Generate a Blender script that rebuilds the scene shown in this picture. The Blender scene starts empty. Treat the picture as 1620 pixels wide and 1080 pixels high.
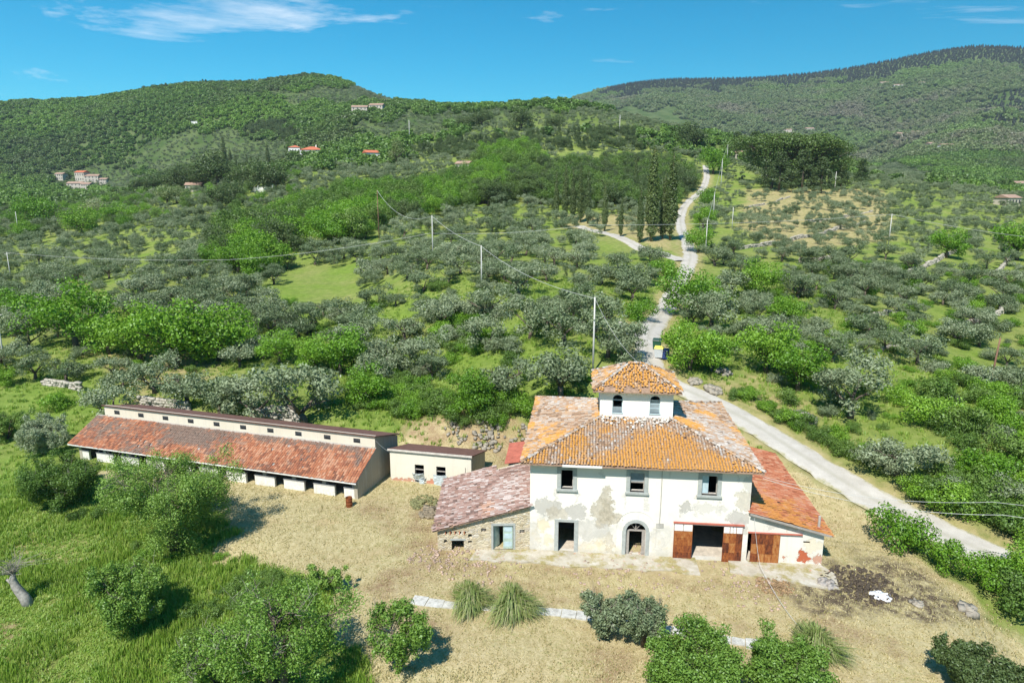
import bpy, math, random
import numpy as np
from mathutils import Vector, Matrix
R = math.radians
sc = bpy.context.scene
col = sc.collection
rng = np.random.default_rng(7)
random.seed(7)

# ------------------------------------------------------------------ camera
CAMH, PITCH, FPX = 28.0, R(12.5), 1080.0
CT, ST = math.cos(PITCH), math.sin(PITCH)
cam = bpy.data.cameras.new('camera'); cam.lens = 24; cam.sensor_width = 36
cam.clip_start = 0.5; cam.clip_end = 20000
camo = bpy.data.objects.new('camera', cam); col.objects.link(camo)
camo.location = (0, 0, CAMH); camo.rotation_euler = (math.pi / 2 - PITCH, 0, 0)
sc.camera = camo
# ------------------------------------------------------------------ light
SUN_EL, SUN_AZ = R(52), R(155)
sdir = Vector((-math.cos(SUN_EL) * math.sin(SUN_AZ), math.cos(SUN_EL) * math.cos(SUN_AZ), math.sin(SUN_EL)))
sl = bpy.data.lights.new('sun', 'SUN'); sl.energy = 5.0; sl.angle = R(0.5); sl.color = (1.0, 0.955, 0.88)
so = bpy.data.objects.new('sun', sl); col.objects.link(so)
so.rotation_euler = sdir.to_track_quat('Z', 'Y').to_euler(); so.location = (-60, -80, 160)
w = bpy.data.worlds.new('World'); sc.world = w; w.use_nodes = True
wn, wl = w.node_tree.nodes, w.node_tree.links
wn.clear()
wo = wn.new('ShaderNodeOutputWorld'); wb = wn.new('ShaderNodeBackground'); sky = wn.new('ShaderNodeTexSky')
sky.sky_type = 'NISHITA'; sky.sun_disc = False; sky.sun_elevation = SUN_EL; sky.sun_rotation = SUN_AZ
sky.air_density = 1.0; sky.dust_density = 0.2; sky.ozone_density = 3.0; sky.altitude = 200
wb.inputs['Strength'].default_value = 0.08
# thin cirrus, as part of the sky itself: noise on the direction projected to a high flat layer
tc = wn.new('ShaderNodeTexCoord'); sp = wn.new('ShaderNodeSeparateXYZ'); wl.new(tc.outputs['Generated'], sp.inputs[0])
zc_ = wn.new('ShaderNodeMath'); zc_.operation = 'ADD'; zc_.inputs[1].default_value = 0.12; wl.new(sp.outputs['Z'], zc_.inputs[0])
dx = wn.new('ShaderNodeMath'); dx.operation = 'DIVIDE'; wl.new(sp.outputs['X'], dx.inputs[0]); wl.new(zc_.outputs[0], dx.inputs[1])
dy = wn.new('ShaderNodeMath'); dy.operation = 'DIVIDE'; wl.new(sp.outputs['Y'], dy.inputs[0]); wl.new(zc_.outputs[0], dy.inputs[1])
cb = wn.new('ShaderNodeCombineXYZ'); wl.new(dx.outputs[0], cb.inputs[0]); wl.new(dy.outputs[0], cb.inputs[1])
mpp = wn.new('ShaderNodeMapping'); mpp.inputs['Rotation'].default_value = (0, 0, R(75)); mpp.inputs['Scale'].default_value = (1.1, 2.0, 1); mpp.inputs['Location'].default_value = (8.05, 5.6, 0)
wl.new(cb.outputs[0], mpp.inputs[0])
cn = wn.new('ShaderNodeTexNoise'); cn.inputs['Scale'].default_value = 0.55; cn.inputs['Detail'].default_value = 9; cn.inputs['Roughness'].default_value = 0.64; cn.inputs['Distortion'].default_value = 0.6
wl.new(mpp.outputs[0], cn.inputs['Vector'])
cr = wn.new('ShaderNodeMapRange'); cr.inputs[1].default_value = 0.585; cr.inputs[2].default_value = 0.80; cr.inputs[4].default_value = 0.9; cr.clamp = True
wl.new(cn.outputs['Fac'], cr.inputs[0])
hs = wn.new('ShaderNodeHueSaturation'); hs.inputs['Saturation'].default_value = 1.12; hs.inputs['Hue'].default_value = 0.5
tn = wn.new('ShaderNodeMix'); tn.data_type = 'RGBA'; tn.blend_type = 'MULTIPLY'; tn.inputs[0].default_value = 1; tn.inputs[7].default_value = (.36, 1.08, 1.2, 1)
wl.new(sky.outputs[0], tn.inputs[6]); wl.new(tn.outputs[2], hs.inputs['Color'])
mx = wn.new('ShaderNodeMix'); mx.data_type = 'RGBA'; wl.new(cr.outputs[0], mx.inputs[0]); wl.new(hs.outputs[0], mx.inputs[6]); mx.inputs[7].default_value = (12, 12.2, 12.5, 1)
wl.new(mx.outputs[2], wb.inputs['Color']); wl.new(wb.outputs[0], wo.inputs[0])
sc.view_settings.view_transform = 'Standard'; sc.view_settings.look = 'None'
sc.view_settings.exposure = 0.45; sc.view_settings.gamma = 1
sc.render.engine = 'CYCLES'; sc.cycles.max_bounces = 5; sc.cycles.diffuse_bounces = 3; sc.cycles.transparent_max_bounces = 6
sc.cycles.use_denoising = True; sc.cycles.caustics_reflective = False; sc.cycles.caustics_refractive = False

# ------------------------------------------------------------------ projection helpers
def ray(px, py):
    a = (px - 810) / FPX; v = (py - 540) / FPX
    return np.array([a, CT - v * ST, -ST - v * CT])
def pix(px, py, zc): return np.array([0, 0, CAMH]) + ray(px, py) * zc
def proj(x, y, z):
    dz = z - CAMH
    zc = y * CT - dz * ST; up = y * ST + dz * CT
    zs = np.where(zc < 1, 1, zc)
    return 810 + FPX * x / zs, 540 - FPX * up / zs, zc
# ------------------------------------------------------------------ terrain
def h2(ix, iy, seed):
    n = (ix.astype(np.int64) * 374761393 + iy.astype(np.int64) * 668265263 + seed * 144665) & 0x7fffffff
    n = ((n ^ (n >> 13)) * 1274126177) & 0x7fffffff
    n = n ^ (n >> 16)
    return (n & 0xffff) / 65535.0
def vnoise(x, y, seed=0):
    x = np.asarray(x, float); y = np.asarray(y, float)
    ix = np.floor(x); iy = np.floor(y); fx = x - ix; fy = y - iy
    fx = fx * fx * (3 - 2 * fx); fy = fy * fy * (3 - 2 * fy)
    a = h2(ix, iy, seed); b = h2(ix + 1, iy, seed); c = h2(ix, iy + 1, seed); d = h2(ix + 1, iy + 1, seed)
    return (a * (1 - fx) + b * fx) * (1 - fy) + (c * (1 - fx) + d * fx) * fy - 0.5
def fbm(x, y, seed=0, o=4):
    s = 0; a = 1.0
    for k in range(o): s = s + a * vnoise(x * 2 ** k, y * 2 ** k, seed + k); a *= 0.5
    return s
CP = [ # control points: photo column, row, depth in metres
 (30,620,92),(700,682,74),(700,640,82),(650,560,105),(560,480,140),(700,420,170),(600,380,210),(500,330,300),(762,457,125),(685,408,150),(938,580,83),
 (100,560,105),(50,450,190),(50,400,260),(100,340,400),(140,302,800),(200,250,900),(200,180,1000),(200,152,1150),(0,166,1150),(0,250,900),(0,310,600),(0,360,350),(320,138,1200),(405,139,1200),(490,123,1150),(560,136,1130),(620,158,1100),(740,173,960),
 (800,173,800),(900,168,620),(1000,184,620),(1080,203,620),(1150,226,560),(1300,268,480),(1400,288,420),(1500,302,380),(1600,330,330),(1700,350,300),
 (1300,262,1400),(1400,180,1800),(1000,136,2600),(1200,124,2600),(1400,99,2500),(1540,75,2450),(1620,77,2400),(950,152,2500),(800,200,2500),(400,215,2500),(0,240,2500),(1750,80,2400),
 (1600,280,900),(1450,220,1300),(1600,190,1300),(1200,230,1500),(1100,215,1400),
 (1600,450,150),(1400,450,140),(1200,480,120),(1600,600,90),(1300,600,85),(1500,700,68),(1620,720,66),(1300,400,180),(1500,400,190),(1400,340,260),(1250,320,290),(1600,380,230),
 (900,400,170),(850,330,270),(980,370,200),(800,250,400),(950,240,420),(700,270,380),(600,270,420),(480,280,420),(300,300,420),(700,215,550),(600,210,650),(550,190,750),(400,230,800),(300,200,900),
 (1030,570,86),(1050,490,120),(1090,400,170),(1080,340,270),(1120,270,400),(1185,668,73),(-150,600,95),(-150,400,260),(-200,180,1100),(0,200,1600),(200,190,1600),(400,180,1650),(560,180,1600),(700,195,1500),(860,190,1000),(1000,205,950),(1800,500,120),(1850,250,1300)]
W3 = [pix(*c) for c in CP]
W3 += [np.array(p, float) for p in [(-12,40,0),(0,40,0),(12,38,0),(22,38,-.3),(30,44,-.5),(30.6,50.5,0),(25,59,1.5),(36,40,-2.2),(40,50,.5),(0,55,0),(10,60,.3),(-15,60,0),(-30,66,0),(-44,71,0),
   (-24,46,-1),(-38,52,-1.4),(-32,38,-2),(-20,30,-1.5),(0,25,-.5),(15,25,-1),(-45,40,-2.5),(-50,62,-.6),(-60,75,0),(-34,86,2.6),(-20,80,2.4),(-12,74,1.6),(40,30,-3),(45,60,2.5)]]
W3 = np.array(W3)
def pol(x, y):
    az = np.clip(np.arctan2(x, np.maximum(y + 30, 1e-3)), -.86, .86); r = np.clip(np.hypot(x, y + 30), 58, 2900)
    return az * 2.2, np.log(r)
CU, CV = pol(W3[:, 0], W3[:, 1])
def tker(d2): return np.where(d2 > 1e-12, 0.5 * d2 * np.log(np.maximum(d2, 1e-12)), 0)
_n = len(CU)
_K = tker((CU[:, None] - CU[None]) ** 2 + (CV[:, None] - CV[None]) ** 2) + np.eye(_n) * 2e-4
_P = np.c_[np.ones(_n), CU, CV]
# interpolate the slope seen from the camera height (z-CAMH)/r, which is even over all distances
_r = np.hypot(W3[:, 0], W3[:, 1] + 30)
_sol = np.linalg.solve(np.block([[_K, _P], [_P.T, np.zeros((3, 3))]]), np.r_[(W3[:, 2] - CAMH) / _r, 0, 0, 0])
YARD = [(-16,36),(27,33),(30,47),(19,67),(0,70),(-12,70),(-46,79),(-48,66),(-16,50)]
def sdist(x, y, poly):
    P = np.array(poly, float); Q = np.roll(P, -1, 0)
    d = np.full(x.shape, 1e9); ins = np.zeros(x.shape, bool)
    for (ax, ay), (bx, by) in zip(P, Q):
        ex, ey = bx - ax, by - ay
        t = np.clip(((x - ax) * ex + (y - ay) * ey) / (ex * ex + ey * ey + 1e-9), 0, 1)
        d = np.minimum(d, np.hypot(x - ax - t * ex, y - ay - t * ey))
        c = ((ay > y) != (by > y)) & (x < (bx - ax) * (y - ay) / (by - ay + 1e-12) + ax)
        ins ^= c
    return np.where(ins, -d, d)
def sstep(a, b, x): t = np.clip((x - a) / (b - a), 0, 1); return t * t * (3 - 2 * t)
ROADS = []   # world polylines, filled below, the ground dips under them
def pdist(x, y, pl):
    d = np.full(np.shape(x), 1e9)
    for (ax, ay), (bx, by) in zip(pl[:-1], pl[1:]):
        ex, ey = bx - ax, by - ay
        t = np.clip(((x - ax) * ex + (y - ay) * ey) / (ex * ex + ey * ey + 1e-9), 0, 1)
        d = np.minimum(d, np.hypot(x - ax - t * ex, y - ay - t * ey))
    return d
def terr0(x, y):
    x = np.atleast_1d(np.asarray(x, float)); y = np.atleast_1d(np.asarray(y, float))
    out = np.empty(x.shape)
    for i in range(0, x.size, 20000):
        xs, ys = x.ravel()[i:i + 20000], y.ravel()[i:i + 20000]
        u, v = pol(xs, ys)
        d2 = (u[:, None] - CU[None]) ** 2 + (v[:, None] - CV[None]) ** 2
        s = tker(d2) @ _sol[:_n] + _sol[_n] + u * _sol[_n + 1] + v * _sol[_n + 2]
        rr = np.clip(np.hypot(xs, ys + 30), 58, 2900)
        z = CAMH + s * rr
        r = np.hypot(xs, ys)
        far = sstep(350, 1300, r)
        z = z + far * (fbm(xs / 200, ys / 200, 3, 4) * 11) * sstep(3200, 2000, r) + sstep(1250, 1700, r) * sstep(2450, 2000, r) * sstep(0, 300, xs) * fbm(xs / 430, ys / 600, 91, 4) * 110 + sstep(90, 200, r) * fbm(xs / 30, ys / 30, 11, 3) * 1.6
        wy = sstep(5, 0, sdist(xs, ys, YARD))
        z = z * (1 - wy) + wy * 0
        z = z + fbm(xs / 4.0, ys / 4.0, 21, 3) * 0.16 * (1 - 0.5 * wy)
        out.ravel()[i:i + 20000] = z
    return out
ZCS = np.geomspace(32, 4500, 900)
def at(px, py, zmin=32):
    r = ray(px, py); zs = ZCS[ZCS >= zmin]
    X, Y, Z = r[0] * zs, r[1] * zs, CAMH + r[2] * zs
    g = terr0(X, Y); k = np.nonzero(Z < g)[0]
    if len(k) == 0: return Vector((X[-1], Y[-1], g[-1]))
    k = k[0]
    if k == 0: return Vector((X[0], Y[0], g[0]))
    a, b = Z[k - 1] - g[k - 1], g[k] - Z[k]; t = a / (a + b)
    t = zs[k - 1] + (zs[k] - zs[k - 1]) * t
    x, y = r[0] * t, r[1] * t
    return Vector((x, y, float(terr0(x, y)[0])))
def gz(x, y): return float(terr0(x, y)[0])
def depth(p): return float(proj(p[0], p[1], p[2])[2])
def smooth_pl(pts, n=6):
    P = [np.array(p[:2], float) for p in pts]; P = [2 * P[0] - P[1]] + P + [2 * P[-1] - P[-2]]
    out = []
    for i in range(1, len(P) - 2):
        for k in range(n):
            t = k / n
            out.append(0.5 * ((2 * P[i]) + (-P[i-1] + P[i+1]) * t + (2*P[i-1] - 5*P[i] + 4*P[i+1] - P[i+2]) * t*t + (-P[i-1] + 3*P[i] - 3*P[i+1] + P[i+2]) * t**3))
    out.append(P[-2]); return out
road_px = [(1730,955),(1630,902),(1550,868),(1480,838),(1412,806),(1330,757),(1240,700),(1180,663),(1120,632),(1050,598),(1025,560),(1030,520),(1058,478),(1078,440),(1092,408),(1086,380),(1076,350),(1082,328),(1098,312),(1112,298),(1118,280),(1116,262)]
road_pl = smooth_pl([at(*p) for p in road_px], 6)
lane_pl = smooth_pl([at(*p) for p in [(1078,412),(1050,402),(1000,385),(950,367),(915,357)]], 5)
apron_pl = smooth_pl([at(*p) for p in [(1028,545),(1008,530),(990,518),(975,508)]], 4)
ROADS = [(road_pl, 2.2), (lane_pl, 2.0), (apron_pl, 1.6)]
def terr(x, y):
    z = terr0(x, y)
    for pl, hw in ROADS:
        d = pdist(np.asarray(x, float), np.asarray(y, float), pl)
        z = z - 0.28 * sstep(hw + 0.1, hw - 0.9, d)
    return z

# ------------------------------------------------------------------ mesh helpers
def mesh_np(name, V, F, mats, midx=None, attrs=None, smooth=False):
    V = np.asarray(V, np.float32); F = np.asarray(F, np.int32); k = F.shape[1]
    me = bpy.data.meshes.new(name)
    me.vertices.add(len(V)); me.vertices.foreach_set('co', V.ravel())
    me.loops.add(F.size); me.loops.foreach_set('vertex_index', F.ravel())
    me.polygons.add(len(F)); me.polygons.foreach_set('loop_start', np.arange(0, F.size, k, dtype=np.int32))
    me.update(calc_edges=True)
    for m in (mats if isinstance(mats, (list, tuple)) else [mats]): me.materials.append(m)
    if midx is not None: me.polygons.foreach_set('material_index', np.asarray(midx, np.int32))
    if smooth: me.polygons.foreach_set('use_smooth', np.ones(len(F), bool))
    for an, dom, arr in (attrs or []):
        arr = np.asarray(arr, np.float32)
        if arr.ndim == 2:
            a = me.attributes.new(an, 'FLOAT_COLOR', dom); a.data.foreach_set('color', np.c_[arr, np.ones(len(arr), np.float32)].ravel() if arr.shape[1] == 3 else arr.ravel())
        else:
            a = me.attributes.new(an, 'FLOAT', dom); a.data.foreach_set('value', arr)
    return me
class MB:
    def __init__(s): s.v = []; s.f = []
    def add(s, vs, fs):
        o = len(s.v); s.v += [tuple(v) for v in vs]; s.f += [tuple(i + o for i in f) for f in fs]; return s
    def box(s, x0, x1, y0, y1, z0, z1, M=None):
        vs = [Vector((x, y, z)) for z in (z0, z1) for y in (y0, y1) for x in (x0, x1)]
        if M is not None: vs = [M @ v for v in vs]
        return s.add(vs, [(0,2,3,1),(4,5,7,6),(0,1,5,4),(2,6,7,3),(0,4,6,2),(1,3,7,5)])
    def tube(s, pts, rad, n=6, cap=True):
        pts = [Vector(p) for p in pts]; rad = rad if isinstance(rad, (list, tuple)) else [rad] * len(pts)
        rings = []
        for i, p in enumerate(pts):
            d = (pts[min(i + 1, len(pts) - 1)] - pts[max(i - 1, 0)]).normalized()
            a = d.cross(Vector((0, 0, 1)) if abs(d.z) < .9 else Vector((1, 0, 0))).normalized(); b = d.cross(a)
            rings.append([p + (a * math.cos(t) + b * math.sin(t)) * rad[i] for t in [2 * math.pi * k / n for k in range(n)]])
        vs = [v for r in rings for v in r]
        fs = [(i*n+k, i*n+(k+1)%n, (i+1)*n+(k+1)%n, (i+1)*n+k) for i in range(len(pts)-1) for k in range(n)]
        if cap: fs += [tuple(range(n))[::-1], tuple((len(pts)-1)*n + k for k in range(n))]
        return s.add(vs, fs)
    def poly(s, pts, thick):   # planar polygon extruded along vector thick
        n = len(pts); a = [Vector(p) for p in pts]; b = [p + Vector(thick) for p in a]
        return s.add(a + b, [tuple(range(n)), tuple(range(2*n-1, n-1, -1))] + [(i, i+n, (i+1)%n+n, (i+1)%n) for i in range(n)])
    def mesh(s, name, mat, smooth=False):
        me = bpy.data.meshes.new(name); me.from_pydata(s.v, [], s.f); me.update()
        for m in (mat if isinstance(mat, (list, tuple)) else [mat]): me.materials.append(m)
        if smooth: me.polygons.foreach_set('use_smooth', np.ones(len(me.polygons), bool))
        return me
    def build(s, name, mat, parent=None, smooth=False, **k):
        return obj(name, s.mesh(name, mat, smooth), parent, **k)
def obj(name, me, parent=None, loc=None, rz=None, label=None, cat=None, group=None, kind=None):
    o = bpy.data.objects.new(name, me); col.objects.link(o)
    if parent is not None: o.parent = parent
    if loc is not None: o.location = loc
    if rz is not None: o.rotation_euler.z = rz
    tag(o, label, cat, group, kind); return o
def tag(o, label=None, cat=None, group=None, kind=None):
    for k, v in (('label', label), ('category', cat), ('group', group), ('kind', kind)):
        if v: o[k] = v
    return o
def thing(name, label, cat, loc=(0,0,0), rz=0, group=None):
    o = bpy.data.objects.new(name, None); col.objects.link(o); o.empty_display_size = .2
    o.location = loc; o.rotation_euler.z = rz
    return tag(o, label, cat, group)

# ------------------------------------------------------------------ materials
class NT:
    def __init__(s, name):
        s.m = bpy.data.materials.new(name); s.m.use_nodes = True; s.t = s.m.node_tree; s.t.nodes.clear()
        s.out = s.n('ShaderNodeOutputMaterial')
    def n(s, t, **k):
        x = s.t.nodes.new(t)
        for a, b in k.items(): setattr(x, a, b)
        return x
    def l(s, a, b): s.t.links.new(a, b)
    def put(s, sock, v):
        if hasattr(v, 'is_output') or isinstance(v, bpy.types.NodeSocket): s.l(v, sock)
        elif isinstance(v, (tuple, list)) and len(v) == 3 and sock.type == 'RGBA': sock.default_value = (*v, 1)
        else: sock.default_value = v
    def noise(s, scale, detail=4, rough=.55, vec=None, dist=0.0, out='Fac'):
        x = s.n('ShaderNodeTexNoise'); x.inputs['Scale'].default_value = scale; x.inputs['Detail'].default_value = detail; x.inputs['Roughness'].default_value = rough; x.inputs['Distortion'].default_value = dist
        if vec is not None: s.l(vec, x.inputs['Vector'])
        return x.outputs[out]
    def pos(s, kind='Object'): return s.n('ShaderNodeTexCoord').outputs[kind]
    def geo(s): return s.n('ShaderNodeNewGeometry').outputs['Position']
    def mapping(s, vec, scale=(1,1,1), rot=(0,0,0), loc=(0,0,0)):
        x = s.n('ShaderNodeMapping'); s.l(vec, x.inputs[0]); x.inputs['Scale'].default_value = scale; x.inputs['Rotation'].default_value = rot; x.inputs['Location'].default_value = loc
        return x.outputs[0]
    def rng(s, v, a, b, c=0.0, d=1.0):
        x = s.n('ShaderNodeMapRange'); s.put(x.inputs[0], v)
        for i, q in zip((1,2,3,4), (a,b,c,d)): x.inputs[i].default_value = q
        return x.outputs[0]
    def math(s, op, a, b=0.0):
        x = s.n('ShaderNodeMath', operation=op); s.put(x.inputs[0], a); s.put(x.inputs[1], b); return x.outputs[0]
    def mix(s, f, a, b, blend='MIX'):
        x = s.n('ShaderNodeMix', data_type='RGBA', blend_type=blend); s.put(x.inputs[0], f); s.put(x.inputs[6], a); s.put(x.inputs[7], b); return x.outputs[2]
    def ramp(s, f, stops):
        x = s.n('ShaderNodeValToRGB'); s.put(x.inputs[0], f); e = x.color_ramp.elements
        while len(e) < len(stops): e.new(.5)
        for q, (p, c) in zip(e, stops): q.position = p; q.color = (*c, 1)
        return x.outputs[0]
    def attr(s, name, out='Fac'): return s.n('ShaderNodeAttribute', attribute_name=name).outputs[out]
    def bump(s, h, strength=.5, dist=.05):
        x = s.n('ShaderNodeBump'); s.put(x.inputs['Height'], h); x.inputs['Strength'].default_value = strength; x.inputs['Distance'].default_value = dist; return x.outputs[0]
    def bsdf(s, color, rough=.9, normal=None, metal=0.0, spec=.25):
        x = s.n('ShaderNodeBsdfPrincipled'); s.put(x.inputs['Base Color'], color); s.put(x.inputs['Roughness'], rough); x.inputs['Metallic'].default_value = metal
        x.inputs['Specular IOR Level'].default_value = spec
        if normal is not None: s.l(normal, x.inputs['Normal'])
        s.l(x.outputs[0], s.out.inputs[0]); return s.m
def plain(name, c, var=.25, scale=3, rough=.85, spec=.25, metal=0.0, bump=.2):
    t = NT(name); p = t.pos(); n = t.noise(scale, 6, .65, p)
    c2 = tuple(x * (1 - var) for x in c); c3 = tuple(min(1, x * (1 + var)) for x in c)
    return t.bsdf(t.ramp(n, [(.3, c2), (.7, c3)]), rough, t.bump(t.noise(scale * 6, 4, .6, p), bump, .02), metal, spec)
def leafmat(name, cols, trans=.28, rough=.6, objvar=.5, big=None):
    t = NT(name); oi = t.n('ShaderNodeObjectInfo')
    f = t.math('ADD', t.math('MULTIPLY', t.attr('tint'), 1 - objvar), t.math('MULTIPLY', oi.outputs['Random'], objvar))
    c = t.ramp(f, [(i / (len(cols) - 1) * .8 + .1, q) for i, q in enumerate(cols)])
    loc = t.noise(.021, 3, .5, oi.outputs['Location'])
    c = t.mix(t.rng(loc, .35, .65, 0, .35), c, tuple(x * .72 for x in cols[0]), 'MIX')
    if big:
        c = t.mix(t.rng(t.noise(.0045, 4, .6, oi.outputs['Location']), .5, .62, 0, .75), c, big[0]); c = t.mix(t.rng(t.noise(.0038, 4, .6, t.mapping(oi.outputs['Location'], loc=(900, 300, 0))), .5, .64, 0, .75), c, big[1])
    d = t.n('ShaderNodeBsdfDiffuse'); t.l(c, d.inputs[0]); tr = t.n('ShaderNodeBsdfTranslucent')
    c2 = t.mix(1.0, c, (1.0, 1.05, .55), 'MULTIPLY'); t.l(c2, tr.inputs[0])
    g = t.n('ShaderNodeBsdfGlossy'); g.inputs['Roughness'].default_value = .5; g.inputs[0].default_value = (.9, .95, 1, 1)
    m1 = t.n('ShaderNodeMixShader'); m1.inputs[0].default_value = trans; t.l(d.outputs[0], m1.inputs[1]); t.l(tr.outputs[0], m1.inputs[2])
    m2 = t.n('ShaderNodeMixShader'); m2.inputs[0].default_value = .03; t.l(m1.outputs[0], m2.inputs[1]); t.l(g.outputs[0], m2.inputs[2])
    t.l(m2.outputs[0], t.out.inputs[0]); return t.m
M = {}
M['olive'] = leafmat('olive_leaf', [(.13,.19,.085), (.21,.275,.14), (.29,.35,.2), (.37,.43,.27)], .22, objvar=.62)
M['bright'] = leafmat('spring_leaf', [(.11,.25,.016), (.185,.37,.025), (.29,.48,.05)], .3)
M['mid'] = leafmat('green_leaf', [(.1,.19,.03), (.145,.25,.042), (.2,.31,.06)], .25)
M['dark'] = leafmat('evergreen_leaf', [(.075,.12,.035), (.105,.16,.048), (.145,.205,.065)], .25)
M['cypress'] = leafmat('cypress_leaf', [(.085,.13,.035), (.12,.17,.045), (.165,.22,.065)], .2)
M['pine'] = leafmat('pine_needle', [(.09,.15,.035), (.125,.2,.045), (.17,.25,.065)], .25)
M['almond'] = leafmat('fruit_leaf', [(.15,.28,.04), (.22,.37,.06), (.31,.45,.1)], .28)
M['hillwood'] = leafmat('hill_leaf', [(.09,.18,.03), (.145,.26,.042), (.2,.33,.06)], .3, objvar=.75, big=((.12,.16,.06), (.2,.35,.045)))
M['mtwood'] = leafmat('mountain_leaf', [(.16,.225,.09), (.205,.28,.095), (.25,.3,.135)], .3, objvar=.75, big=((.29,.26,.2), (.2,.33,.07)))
M['mtpine'] = leafmat('mountain_pine_leaf', [(.03,.046,.034), (.04,.058,.042), (.052,.07,.046)], .1, objvar=.8)
M['blossom'] = leafmat('blossom_leaf', [(.13,.2,.05), (.3,.36,.16), (.5,.52,.33)], .3)
M['pale'] = leafmat('pale_leaf', [(.15,.21,.06), (.21,.28,.09), (.28,.34,.13)], .25)
M['grass'] = leafmat('meadow_blade', [(.17,.3,.03), (.26,.41,.048), (.45,.51,.13)], .3)
M['straw'] = leafmat('straw_blade', [(.3,.28,.1), (.52,.44,.23), (.68,.59,.36)], .2)
M['reed'] = leafmat('tussock_blade', [(.2,.29,.07), (.3,.37,.11), (.55,.5,.28)], .3, objvar=.1)
M['bark'] = plain('bark', (.13,.105,.08), .4, 4)
M['greybark'] = plain('dead_bark', (.3,.28,.25), .4, 5)
M['twig'] = plain('bare_twig', (.26,.235,.2), .3, 3)

# ------------------------------------------------------------------ ground
def wpoly(pts): return [tuple(at(*p)[:2]) for p in pts]
Z_DRY = wpoly([(325,882),(372,842),(330,800),(230,772),(140,758),(128,738),(350,742),(560,775),(612,762),(625,700),(650,672),(760,668),(832,680)]) + [(2,66),(20,66),(19,67.5)] + wpoly([(1240,735),(1340,790),(1400,822),(1470,895),(1560,960),(1619,1010)]) + [(34,30),(-9,28)] + wpoly([(575,1079),(545,1010),(520,955),(495,925),(420,892)])
Z_SOIL = [wpoly([(625,690),(650,668),(830,668),(840,700),(790,735),(775,715)]), wpoly([(630,830),(690,780),(700,900),(640,890),(600,870)]), wpoly([(700,893),(1060,890),(1060,912),(880,915),(700,905)]), wpoly([(640,955),(720,985),(720,1010),(640,985)]), wpoly([(1060,915),(1230,930),(1260,960),(1160,960),(1060,935)]), wpoly([(0,985),(60,1030),(120,1079),(0,1079)]), wpoly([(900,1050),(1100,1030),(1200,1079),(850,1079)])]
Z_SOIL += [wpoly([(590,905),(900,928),(1200,962),(1400,1012),(1400,1019),(1200,969),(900,934),(590,911)]), wpoly([(590,925),(900,946),(1180,978),(1180,984),(900,952),(590,931)]), wpoly([(480,800),(600,800),(690,880),(670,880),(590,812),(480,808)])]
Z_BURN = [wpoly([(1215,915),(1300,905),(1390,890),(1440,900),(1500,945),(1485,978),(1380,970),(1290,965)])]
Z_SEMI = [wpoly([(885,342),(1060,346),(1065,396),(900,362)]), wpoly([(1080,592),(1180,598),(1265,640),(1345,705),(1290,700),(1180,640)]), wpoly([(1200,715),(1290,745),(1400,815),(1330,835),(1290,790)]), wpoly([(1180,300),(1400,300),(1420,380),(1250,400),(1170,360)]), wpoly([(150,560),(330,560),(340,600),(200,640)]), wpoly([(20,850),(110,880),(130,930),(40,900)])]
Z_LUSH = [wpoly([(430,470),(560,480),(640,500),(600,515),(440,500)]), wpoly([(780,500),(880,510),(860,600),(780,580)]), wpoly([(0,590),(120,600),(170,660),(60,760),(0,800)]), wpoly([(1140,470),(1170,470),(1150,560),(1130,560)])]
na = 400; fine = np.linspace(-R(47), R(47), na); back = np.linspace(R(47), 2 * math.pi - R(47), 60)[1:-1]
AZ = np.r_[fine, back]; nA = len(AZ)
RR = np.r_[np.linspace(2, 40, 14)[:-1], np.geomspace(40, 130, 190)[:-1], np.geomspace(130, 4000, 330)]
GX = (RR[:, None] * np.sin(AZ)[None]).ravel(); GY = (RR[:, None] * np.cos(AZ)[None]).ravel()
GZ = terr(GX, GY)
nR = len(RR); idx = np.arange(nR * nA).reshape(nR, nA)
F = np.stack([idx[:-1], np.roll(idx, -1, 1)[:-1], np.roll(idx, -1, 1)[1:], idx[1:]], -1).reshape(-1, 4)[:, ::-1]
V = np.c_[GX, GY, GZ]; V = np.r_[V, [[0, 0, gz(0, 0)]]]
fan = None
def zw(polys, fall, seed, amp):
    wgt = np.zeros(len(V)); near = np.hypot(V[:, 0], V[:, 1]) < 420
    xs, ys = V[near, 0], V[near, 1]; nz = fbm(xs / 3, ys / 3, seed, 4) * amp
    acc = np.zeros(near.sum())
    for p in polys: acc = np.maximum(acc, sstep(fall, -fall, sdist(xs, ys, p) + nz))
    wgt[near] = acc; return wgt
rv = np.hypot(V[:, 0], V[:, 1])
dry = zw([Z_DRY], .7, 31, 2.2); soil = zw(Z_SOIL, 1.2, 41, 3.0); burn = zw(Z_BURN, 1.5, 51, 3.5)
semi = zw(Z_SEMI, 3, 61, 5); lush = zw(Z_LUSH, 3, 71, 4)
forest = sstep(420, 700, rv)
verge = np.zeros(len(V)); nm = rv < 420
verge[nm] = sstep(4.5, 2.0, pdist(V[nm, 0], V[nm, 1], road_pl) + fbm(V[nm, 0] / 2, V[nm, 1] / 2, 81, 3) * 1.5)
semi = np.maximum(semi, verge * .9)
t = NT('ground'); g = t.geo()
za = t.n('ShaderNodeSeparateColor'); t.l(t.attr('za', 'Color'), za.inputs[0])
zb = t.n('ShaderNodeSeparateColor'); t.l(t.attr('zb', 'Color'), zb.inputs[0])
n1 = t.noise(.09, 5, .6, g); n2 = t.noise(.8, 6, .65, g); n3 = t.noise(6, 5, .7, g); n4 = t.noise(.025, 4, .5, g)
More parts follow.
